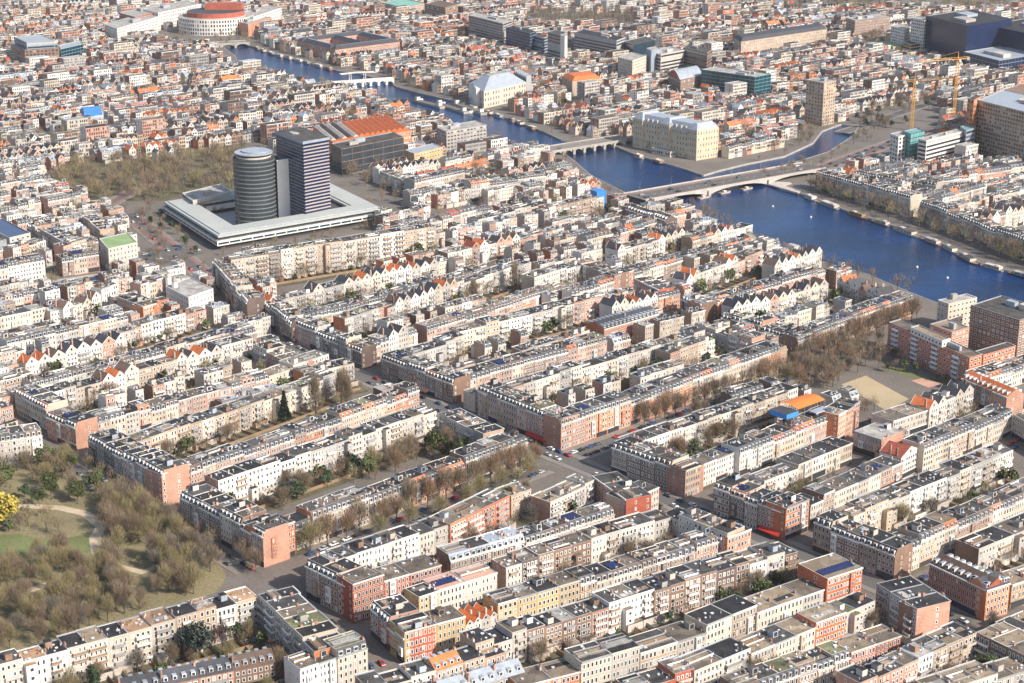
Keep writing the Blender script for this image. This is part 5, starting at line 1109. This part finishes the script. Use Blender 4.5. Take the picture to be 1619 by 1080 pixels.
def tarea(poly, n, hs, ks, where, clear=True):
    xy = plan(poly); X = [p[0] for p in xy]; Y = [p[1] for p in xy]; k = 0; tries = 0
    while k < n and tries < n * 40:
        tries += 1; p = (tr_.uniform(min(X), max(X)), tr_.uniform(min(Y), max(Y)))
        if inpoly(*p, xy): put(p, tr_.uniform(*hs), tr_.choice(ks), where, False, clear); k += 1
def sline(x0, y0, x1, y1, H, ang, d): return off(gp(x0, y0, H), ang, d), off(gp(x1, y1, H), ang, d)
a, b = sline(475, 820, 835, 688, 14.5, LRN, 5.5); tline(a, b, 9.5, (12, 16), ['rust', 'brown', 'olive'], 'house side of the wide tree street')
a, b = sline(520, 803, 800, 700, 14.5, LRN, 15.5); tline(a, b, 8, (9, 13), ['brown', 'olive'], 'lower side of the wide tree street', prob=.5)
a, b = sline(1010, 625, 1245, 543, 15.5, LRN, 5.5); tline(a, b, 7.5, (10, 14), ['rust', 'brown', 'brown'], 'house side, wide street right of centre')
a, b = sline(1060, 607, 1245, 543, 15.5, LRN, 15.5); tline(a, b, 9, (9, 13), ['brown', 'olive'], 'far side, wide street right of centre')
a, b = sline(150, 690, 420, 842, 16.5, LLN, 5); tline(a, b, 11, (7, 10), ['brown', 'olive'], 'street in front of the park terraces', prob=.7)
a, b = sline(1265, 530, 1440, 466, 14, LRN, 6); tline(a, b, 7, (11, 15), ['rust', 'rust', 'brown'], 'street below the riverside block')
a, b = sline(1145, 493, 1262, 530, 13.5, LLN, 6); tline(a, b, 11, (8, 11), ['brown'], 'side street of the riverside block', prob=.6)
a, b = sline(1290, 268, 1440, 311, 16, LLN, 7); tline(a, b, 12, (12, 16), ['grey', 'brown'], 'far river quay in front of the houses')
a, b = sline(1455, 318, 1655, 390, 15.5, LLN, 7); tline(a, b, 12, (12, 16), ['grey', 'brown', 'grey'], 'quay houses at right')
tline(gp(1280, 300), gp(1660, 436), 17, (9, 13), ['grey', 'olive', 'brown'], 'water edge of the far quay')
tline(gp(1205, 392), gp(1440, 470), 12, (9, 13), ['grey', 'brown'], 'near river bank behind the houses', prob=.8); tline(gp(1110, 345), gp(1200, 390), 9, (9, 12), ['grey', 'brown'], 'near river bank by the road bridge')
tarea([(1250, 590), (1290, 560), (1390, 540), (1400, 580), (1330, 605), (1310, 620), (1260, 625)], 60, (8, 13), ['brown', 'brown', 'rust', 'grey'], 'square left of the sand pitch')
tarea([(1400, 560), (1520, 600), (1510, 612), (1395, 590)], 8, (4, 7), ['bush', 'brown'], 'play yard beside the red flats')
tarea([(1340, 640), (1370, 640), (1400, 665), (1345, 665)], 7, (7, 10), ['brown', 'olive'], 'lower side of the sand pitch')
tarea([(-40, 445), (60, 435), (170, 425), (250, 430), (170, 452), (40, 470), (-40, 480)], 26, (8, 12), ['grey', 'brown', 'olive'], 'banks of the small canal at left')
tarea([(72, 284), (115, 266), (240, 258), (388, 236), (372, 300), (265, 315), (165, 318), (110, 312)], 190, (10, 15), ['grey', 'brown', 'brown', 'olive'], 'square beside the bank tower')
tarea([(525, 262), (640, 270), (640, 325), (600, 318)], 32, (9, 13), ['grey', 'brown', 'rust'], 'street right of the bank podium')
tarea([(95, 330), (130, 330), (140, 378), (105, 385)], 16, (9, 12), ['grey', 'brown'], 'yard left of the green-roofed house'); tarea([(215, 335), (255, 338), (320, 390), (325, 410), (300, 400), (230, 360)], 14, (5, 9), ['olive', 'brown', 'ever'], 'lawn strip left of the bank podium')
tarea([(345, 412), (600, 362), (610, 352), (345, 405)], 16, (5, 8), ['brown', 'olive'], 'strip below the bank podium')
# park
PARKPOLY = [(-70, 715), (60, 722), (128, 740), (335, 888), (335, 905), (200, 945), (-70, 1015)]
tarea([(-70, 715), (60, 722), (128, 740), (200, 790), (140, 800), (60, 790), (-70, 795)], 50, (8, 13), ['brown', 'olive', 'olive', 'bush', 'brown', 'grey'], 'park side nearest the terraces')
tarea([(170, 790), (200, 790), (335, 888), (335, 905), (270, 920), (180, 880), (165, 830)], 60, (9, 14), ['brown', 'olive', 'brown', 'grey', 'olive', 'olive'], 'eastern wood of the park')
tarea([(-70, 925), (60, 905), (170, 895), (260, 915), (340, 912), (335, 932), (200, 980), (-70, 1065)], 90, (9, 13), ['brown', 'olive', 'brown', 'grey', 'olive'], 'southern wood of the park')
tarea([(60, 870), (110, 885), (130, 900), (100, 915), (90, 925), (60, 915)], 10, (7, 12), ['brown', 'olive', 'grey'], 'middle of the park'); tarea([(-50, 810), (110, 812), (130, 830), (100, 850), (-50, 845)], 22, (5, 9), ['rust', 'olive', 'brown', 'bush'], 'park clearing')
put(gp(10, 832), 16, 'willow', 'park lawn at the left edge'); put(gp(-10, 822), 14, 'willow', 'park edge just outside the lawn'); put(gp(62, 800), 9, 'bush', 'park by the path bend'); put(gp(40, 790), 8, 'ever', 'park behind the willow'); put(gp(190, 800), 9, 'willow', 'park beside the terrace street')
tarea([(-70, 725), (128, 745), (335, 892), (330, 925), (200, 975), (-70, 1050), (-70, 930), (150, 895), (165, 840), (100, 800), (-70, 795)], 60, (2.5, 6), ['brown', 'olive', 'olive', 'grey', 'brown', 'bush'], 'park undergrowth')
# court trees seen singly
for x, y, h, k, wh in ((450, 668, 17, 'fir', 'court left of centre beside white backs'), (500, 655, 21, 'poplar', 'court left of centre, left of the pair'), (540, 640, 24, 'poplar', 'court left of centre, right of the pair'), (548, 652, 20, 'poplar', 'court left of centre, behind the pair'), (750, 482, 17, 'poplar', 'court above the centre'), (815, 462, 19, 'poplar', 'court above the centre near the white gables'),
                       (312, 1045, 17, 'cedar', 'garden below the white-backed terrace'), (352, 1030, 12, 'blossom', 'garden below the white-backed terrace'), (450, 800, 12, 'cedar', 'long court beside the park terrace'), (560, 750, 9, 'ever', 'long court left of centre'), (470, 790, 9, 'ever', 'long court near the cedar'), (518, 772, 9, 'ever', 'long court middle'),
                       (797, 735, 17, 'poplar', 'wide tree street crossing'), (868, 590, 13, 'olive', 'long court near the centre'), (1045, 590, 11, 'ever', 'long court behind the pink terrace'), (830, 800, 15, 'poplar', 'yard of the vermilion row'), (815, 815, 14, 'poplar', 'yard beside the vermilion row'), (530, 425, 11, 'ever', 'garden below the white riverside terrace'), (606, 412, 12, 'fir', 'garden below the white terrace by the bank')):
    put(gp(x, y), h, k, wh, False, False)
tarea([(180, 1030), (420, 975), (470, 1040), (300, 1085), (180, 1090)], 36, (4, 9), ['brown', 'olive', 'bush', 'blossom', 'ever', 'brown'], 'garden below the white-backed terrace')
# gardens inside the blocks
for gi, (A, B, e, n, L) in enumerate(GARDEN):
    step = 6.0; k = int(L / step); wild = random.Random(gi)
    for i in range(k):
        if wild.random() < .72: p = A + e * (i + wild.random()) * step - n * wild.uniform(2.5, 10); put(p, wild.uniform(4.5, 11.5), wild.choice(['brown', 'brown', 'olive', 'rust', 'brown', 'brown', 'bush', 'ever', 'grey']), 'back gardens')
for gi, (A, e, n, L) in enumerate(GARDEN2):
    wild = random.Random(gi + 500)
    for i in range(int(L / 8)):
        if wild.random() < .6: p = A + e * (i + wild.random()) * 8 + n * wild.uniform(3, 10); put(p, wild.uniform(4.5, 10.5), wild.choice(['brown', 'brown', 'olive', 'grey', 'rust', 'bush', 'ever']), 'courts behind the street fronts')
for p0 in ([(420, 790), (640, 715), (760, 700), (740, 725), (560, 770), (450, 815)], [(290, 700), (440, 640), (520, 615), (500, 640), (330, 700)], [(850, 625), (1090, 545), (1110, 560), (900, 640)], [(1040, 722), (1230, 650), (1240, 665), (1060, 735)]):
    tarea(p0, 26, (7, 13), ['brown', 'olive', 'rust', 'brown', 'bush'], 'long courts between the white backs')
tarea([(835, 24), (1000, 24), (1000, 50), (940, 46), (835, 38)], 90, (11, 16), ['grey', 'brown'], 'wood at the top edge'); tarea([(1180, 4), (1640, 6), (1640, 22), (1180, 20)], 120, (11, 16), ['grey', 'brown', 'olive'], 'far trees at top right')
tarea([(620, 55), (700, 62), (760, 55), (700, 45)], 40, (9, 13), ['grey', 'brown'], 'gardens by the far courtyard building'); tarea([(1365, 40), (1400, 55), (1395, 85), (1370, 80)], 26, (11, 15), ['grey', 'brown'], 'trees left of the white towers')
tarea([(1280, 200), (1330, 190), (1290, 240), (1250, 245)], 16, (8, 12), ['grey', 'olive', 'brown'], 'canal bank by the slim tower'); tarea([(1130, 200), (1290, 205), (1280, 240), (1150, 258), (1135, 240)], 24, (8, 12), ['grey', 'brown'], 'grounds behind the cream hotel'); tarea([(640, 155), (770, 165), (775, 182), (720, 190)], 16, (6, 9), ['grey', 'brown'], 'lock piers')
tarea([(1340, 190), (1440, 170), (1440, 195), (1360, 215)], 30, (7, 11), ['grey', 'brown', 'ever'], 'road island near the slim tower'); tarea([(1360, 170), (1500, 140), (1500, 165), (1380, 185)], 30, (8, 12), ['grey', 'brown'], 'avenue behind the white canal office')
tarea([(1140, 268), (1240, 243), (1290, 222), (1285, 240), (1200, 262)], 14, (6, 9), ['grey', 'brown'], 'canal banks behind the cream hotel', True); tarea([(1200, 276), (1300, 250), (1360, 215), (1400, 215), (1310, 262), (1215, 285)], 22, (6, 9), ['grey', 'brown', 'olive'], 'canal side of the bridge approach')
tarea([(170, 330), (215, 335), (260, 375), (330, 440), (310, 445), (180, 370)], 16, (6, 10), ['grey', 'brown'], 'square left of the bank podium'); tarea([(250, 400), (345, 425), (340, 440), (260, 430), (200, 428)], 10, (5, 9), ['brown', 'grey'], 'crossing below the bank podium')
# far city: trees wherever the raster leaves room
r9 = random.Random(31); nfar = 0
for _ in range(26000):
    x, y = r9.uniform(-1000, 1100), r9.uniform(900, 2620)
    if occ(x, y) not in (0, 3): continue
    px, py, s_ = pj_many(np.array([x, y, 5.0]))
    if not (-60 < px < 1680 and -15 < py < 340): continue
    o = occ(x, y)
    if r9.random() > (.45 if o == 0 else .28): continue
    if inpoly(px, py, OPEN[1]) or inpoly(px, py, OPEN[2]): continue
    if math.sin(x / 55.0 + 1.3 * math.sin(y / 70)) + math.sin(y / 48.0) < -.35: continue
    TREES.append((x, y, r9.uniform(6, 12.5), r9.choice(['grey', 'brown', 'brown', 'olive', 'grey', 'ever' if r9.random() < .25 else 'brown']), 'city', False)); nfar += 1
sized = []
for i, t in enumerate(TREES):
    px, py, s_ = pj_many(np.array([t[0], t[1], t[2] * .6])); sized.append((s_ * s_ * t[2] ** 2 if (-30 < px < 1650 and py < 1095) else -1, i, px))
sized.sort(key=lambda q: -q[0]); near_ids = set(i for _, i, _ in sized[:300]); PXI = {i: px for _, i, px in sized}
WOOD = MB(); counts = {}
order = {}
for i in near_ids: order.setdefault((TREES[i][4], TREES[i][3]), []).append(i)
for k in order: order[k].sort(key=lambda i: PXI[i])
for i, (x, y, h, k, where, line) in enumerate(TREES):
    r = random.Random(i * 7 + 1); s = h / 10.0; rot = r.uniform(0, 6.28)
    if i in near_ids:
        tm, cm = r.choice(KINDS[k]['near']); root = empty('tree', (x, y, 0), rot); root.scale = (s * r.uniform(.85, 1.1) if k != 'poplar' else s * .8, s * r.uniform(.85, 1.1) if k != 'poplar' else s * .8, s)
        for nm, me in (('trunk', tm), ('crown', cm)): o = bpy.data.objects.new(nm, me); COL.objects.link(o); o.parent = root
        mates = order[(where, k)]; word = KINDS[k]['word']
        lab = f'{word} in the {where}' if len(mates) == 1 else f'{word}, {ORD[min(mates.index(i), len(ORD) - 1)]} from left, {where}'
        tag(root, lab, 'tree', 'trees nearest the camera')
    else:
        M_ = r.choice(KINDS[k]['far']); c, s2 = math.cos(rot) * s, math.sin(rot) * s; n0 = len(WOOD.v)
        WOOD.v += [(x + c * a - s2 * b, y + s2 * a + c * b, z * s) for a, b, z in M_.v]; WOOD.f += [tuple(q + n0 for q in f) for f in M_.f]; WOOD.m += M_.m; WOOD.t += M_.t
tag(WOOD.obj('city_trees'), 'bare winter trees scattered through courtyards, quays and squares of the city', 'trees', kind='stuff')
print('trees', len(TREES), 'far', nfar, 'wood faces', len(WOOD.f))

# ------------------------------------------------------------------ cars
def car_meshes():
    out = {}
    prof = [(-2.1, .35), (-2.15, .75), (-1.95, .95), (-1.0, 1.0), (1.0, 1.0), (2.0, .85), (2.15, .6), (2.1, .35)]
    for cn in ('car_black', 'car_grey', 'car_silver', 'car_white', 'car_blue', 'car_red'):
        b = MB(); w = .86
        for i in range(len(prof)):
            (x0, z0), (x1, z1) = prof[i], prof[(i + 1) % len(prof)]; b.q((x0, w, z0), (x1, w, z1), (x1, -w, z1), (x0, -w, z0), cn)
        b.poly([(x, -w, z) for x, z in prof], cn); b.poly([(x, w, z) for x, z in reversed(prof)], cn)
        b.q((-1.35, -.66, 1.46), (.35, -.66, 1.46), (.35, .66, 1.46), (-1.35, .66, 1.46), cn); out[cn] = b.mesh('body')
    g = MB(); lo = [(-1.95, -.8), (1.05, -.8), (1.05, .8), (-1.95, .8)]; hi = [(-1.35, -.66), (.35, -.66), (.35, .66), (-1.35, .66)]; g.prism(lo, .98, 1.45, 'glass', top=False, ring1=hi); out['glass'] = g.mesh('windows')
    wh = MB(); wh.tube((0, -.1, 0), (0, .1, 0), .32, .32, 'tyre', 8); wh.poly([(.32 * math.cos(i * .785), -.1, .32 * math.sin(i * .785)) for i in range(8)], 'tyre'); out['wheel'] = wh.mesh('wheel'); return out
CM = car_meshes(); carr = random.Random(3)
def car(p, ang, z, where, idx):
    cn = carr.choice(['car_black', 'car_black', 'car_grey', 'car_grey', 'car_silver', 'car_white', 'car_blue', 'car_red']); root = empty('parked_car', (float(p[0]), float(p[1]), z), ang)
    for nm, me in (('body', CM[cn]), ('windows', CM['glass'])): o = bpy.data.objects.new(nm, me); COL.objects.link(o); o.parent = root
    for sx in (-1.3, 1.35):
        for sy in (-.8, .8): o = bpy.data.objects.new('wheel', CM['wheel']); COL.objects.link(o); o.parent = root; o.location = (sx, sy, .32)
    tag(root, f'{cn[4:]} car, {ORD[idx]} from left {where}', 'car', 'cars in the streets')
def cars(a, b, offs, step, prob, where, z=.06, cross=False):
    a = np.array(a, float); b = np.array(b, float); L = np.linalg.norm(b - a); e = (b - a) / L; n = np.array([-e[1], e[0]]); lst = []
    for o in offs:
        x = carr.uniform(1, 5)
        while x < L - 3:
            if carr.random() < prob: lst.append((a + e * x + n * (o + carr.uniform(-.2, .2)), math.atan2(e[1], e[0]) + (math.pi if carr.random() < .5 else 0) + (math.pi / 2 if cross else 0)))
            x += step * carr.uniform(.9, 1.4)
    lst = [t for t in lst if occ(*t[0]) not in (1, 2) and -20 < pj((*t[0], 0))[0] < 1640 and pj((*t[0], 0))[1] < 1085]; lst.sort(key=lambda t: pj((*t[0], 0))[0])
    for i, (p, an) in enumerate(lst[:58]): car(p, an, z, where, i)
a, b = sline(150, 690, 420, 842, 16.5, LLN, 8); cars(a, b, (-2.6, 2.6), 5.6, .75, 'along the park terraces', .12)
a, b = sline(470, 822, 835, 688, 14.5, LRN, 10); cars(a, b, (-3.4, 3.4), 5.6, .75, 'in the wide tree street', .1)
a, b = sline(890, 666, 1235, 545, 15.5, LRN, 10); cars(a, b, (-3.4, 3.4), 5.6, .75, 'in the wide street right of centre', .1)
w0c, w1c = off(w0, LLN, 9.5), off(w1, LLN, 9.5); cars(w0c, w1c, (-3.5, 3.5), 6.5, .6, 'in the long shopping street', .1)
cars(gp(208, 342), gp(335, 445), (-4, 3), 16, .45, 'on the road beside the bank podium', .12); cars(gp(205, 415), gp(310, 392), (-8, -3, 4, 9), 7, .35, 'on the crossing near the green-roofed house', .2)
cars(gp(1010, 311, 4.2), gp(1280, 263, 4.2), (-5.5, 5.5, 2), 30, .5, 'on the wide road bridge', 4.25); cars(gp(1275, 287), gp(1650, 420), (3, 9), 6.5, .6, 'on the far river quay', .05); cars(gp(1300, 268), gp(1460, 208), (-4, 0, 4), 14, .5, 'on the road past the white canal office', .2); cars(gp(1300, 600), gp(1370, 560), (-5, 0, 6), 5.5, .5, 'by the square left of the sand pitch', .05)
for rid, wh in (('L2', 'before the pink terrace at right'), ('C1', 'before the blue-grey mansard terrace'), ('E4', 'before the lower mansard terrace'), ('O2', 'before the pink row right of centre'), ('N4', 'before the cream mansard row'), ('T1', 'before the pink terrace left of centre'), ('J1', 'before the bottom right mansard row'), ('M1', 'before the dormered red corner block'), ('B1', 'before the park corner terrace'), ('E0', 'opposite the red corner block')):
    sp = [q for q in ROWS if q[0] == rid][0]; an = math.degrees(math.atan2(*(up(sp[3], sp[4], sp[5]) - up(sp[1], sp[2], sp[5]))[1::-1])) - 90
    a, b = off(gp(sp[1], sp[2], sp[5]), an, 5.5), off(gp(sp[3], sp[4], sp[5]), an, 5.5); cars(a, b, (-1.5, -6), 6, .7, wh, .02)
# ------------------------------------------------------------------ boats
def boat(x, y, L, Wd, hull, cabin, ang, label, low=False):
    p = up(x, y, WATER_Z)[:2]; parts = {k: MB() for k in ('hull', 'cabin', 'windows', 'deck')}; h = L / 2; w = Wd / 2
    ring = [(-h, -w * .8), (-h + L * .06, -w), (h * .6, -w), (h * .88, -w * .6), (h, 0), (h * .88, w * .6), (h * .6, w), (-h + L * .06, w), (-h, w * .8)]
    parts['hull'].prism([(a * .96, b * .9) for a, b in ring], -.4, 1.0, hull, top=False, ring1=ring); parts['deck'].poly([(*q, 1.0) for q in ring], 'wood_deck')
    if not low:
        parts['cabin'].box(-h * .78, h * .5, -w * .78, w * .78, 1.0, 3.0, cabin, top=carr.choice(['light_roof', 'bitumen_grey', 'offwhite', 'moss_roof'])); parts['cabin'].box(-h * .6, -h * .3, -w * .5, w * .5, 3.0, 3.5, 'offwhite')
        for s in (-1, 1): facade(parts['windows'], (-h * .78, s * w * .78) if s < 0 else (h * .5, s * w * .78), (1, 0) if s < 0 else (-1, 0), (0, s), h * 1.28, 1.0, 3.0, 1, max(3, int(L / 3)), .6, .45, lod=2)
    else: parts['cabin'].box(-h * .3, h * .1, -w * .5, w * .5, 1.0, 2.0, cabin)
    emit(parts, 'houseboat' if not low else 'small_boat', (float(p[0]), float(p[1]), WATER_Z), ang, label, 'boat', 'boats on the river', ('windows',))
def boats_along(pts, where, lens, step, side):
    P_ = [np.array(up(x, y, WATER_Z)[:2]) for x, y in pts]; items = []
    for a, b in zip(P_[:-1], P_[1:]):
        L = np.linalg.norm(b - a); e = (b - a) / L; n = np.array([-e[1], e[0]]); x = 4.0
        while x < L - 8:
            l = carr.uniform(*lens); c = a + e * (x + l / 2) + n * side * carr.uniform(4.4, 5.6); items.append((c, l, math.atan2(e[1], e[0]))); x += l + carr.uniform(*step)
    items.sort(key=lambda t: pj((*t[0], WATER_Z))[0])
    for i, (c, l, an) in enumerate(items):
        q = pj((*c, WATER_Z))
        if not -10 < q[0] < 1640: continue
        hull = carr.choice(['brick_dark', 'car_black', 'offwhite', 'brick_red', 'bluegrey_wall', 'brick_brown']); cab = carr.choice(['white', 'offwhite', 'offwhite', 'bluegrey_wall', 'wood_deck', 'cream'])
        boat(q[0], q[1], l, carr.uniform(4.8, 6.4), hull, cab, an + (math.pi if carr.random() < .5 else 0), f'moored houseboat, {ORD[i]} from left {where}')
boats_along([(1278, 309), (1345, 335), (1420, 359), (1498, 388), (1550, 416), (1640, 440)], 'along the far quay at right', (16, 30), (1, 5), -1)
boats_along([(729, 162), (773, 177), (820, 193), (860, 208)], 'below the circus theatre', (14, 22), (2, 8), -1); boats_along([(408, 76), (439, 87), (499, 102), (535, 112)], 'on the far river reach', (14, 22), (3, 10), -1)
boats_along([(1007, 245), (1080, 266)], 'by the cream hotel', (9, 14), (10, 18), -1)
for i, (x, y) in enumerate(((1113, 313), (1146, 305), (1181, 299))): boat(x, y, 13, 4.5, 'offwhite', 'white', R(42), f'white boat beside the road bridge, {ORD[i]} from left', True)
for i, (x, y) in enumerate(((1222, 327), (1282, 344), (1450, 423), (1498, 440))):
    ld = Land(up(x, y, WATER_Z)[:2]); ld.p('float').prism([(math.cos(q) * .8, math.sin(q) * .8) for q in (0, .785, 1.57, 2.356, 3.14, 3.93, 4.71, 5.5)], WATER_Z - .3, WATER_Z + .7, 'frame_white'); ld.p('mast').tube((0, 0, WATER_Z), (0, 0, WATER_Z + 1.5), .3, .2, 'frame_white', 5); ld.done('buoy', f'white buoy on the river, {ORD[i]} from left', 'buoy', 'buoys on the river')
# shop awnings by the crossings
def awning(x, y, H, ang, e_ang, w, lab, m='shop_red'):
    p = off(gp(x, y, H), ang, .1); ld = Land(p); e = np.array([math.cos(R(e_ang)), math.sin(R(e_ang))]); n = np.array([math.cos(R(ang)), math.sin(R(ang))])
    P = lambda a, o, z: (e[0] * a + n[0] * o, e[1] * a + n[1] * o, z); ld.p('cloth').q(P(0, 0, 3.4), P(0, 2.4, 2.5), P(w, 2.4, 2.5), P(w, 0, 3.4), m); ld.p('valance').q(P(0, 2.4, 2.5), P(0, 2.4, 2.1), P(w, 2.4, 2.1), P(w, 2.4, 2.5), m); ld.done('shop_awning', lab, 'awning')
awning(835, 644, 16, LLN, -47, 9, 'red shop awning at the central crossing'); awning(850, 650, 16, LLN, -47, 8, 'second red shop awning right of the first at the crossing'); awning(1205, 790, 15.5, LLN, -48, 12, 'red shop awning under the brown terrace right of centre'); awning(660, 577, 15, LLN, -45, 10, 'pale terracotta awning under the dark central terrace', 'awning')
# ------------------------------------------------------------------ haze
hz = MB(); hz.box(-2660, 2660, -60, 5260, -3, 324, 'white', skip='u'); hob = hz.obj('haze'); hob.data.materials.clear()
hm = bpy.data.materials.new('haze'); hm.use_nodes = True; hn = hm.node_tree; hn.nodes.clear(); ho = hn.nodes.new('ShaderNodeOutputMaterial'); pv = hn.nodes.new('ShaderNodeVolumePrincipled')
pv.inputs['Color'].default_value = (.92, .92, .95, 1); pv.inputs['Density'].default_value = .000032; pv.inputs['Anisotropy'].default_value = .2; hn.links.new(pv.outputs[0], ho.inputs['Volume']); hob.data.materials.append(hm)
tag(hob, 'thin pale haze over the city', kind='stuff')
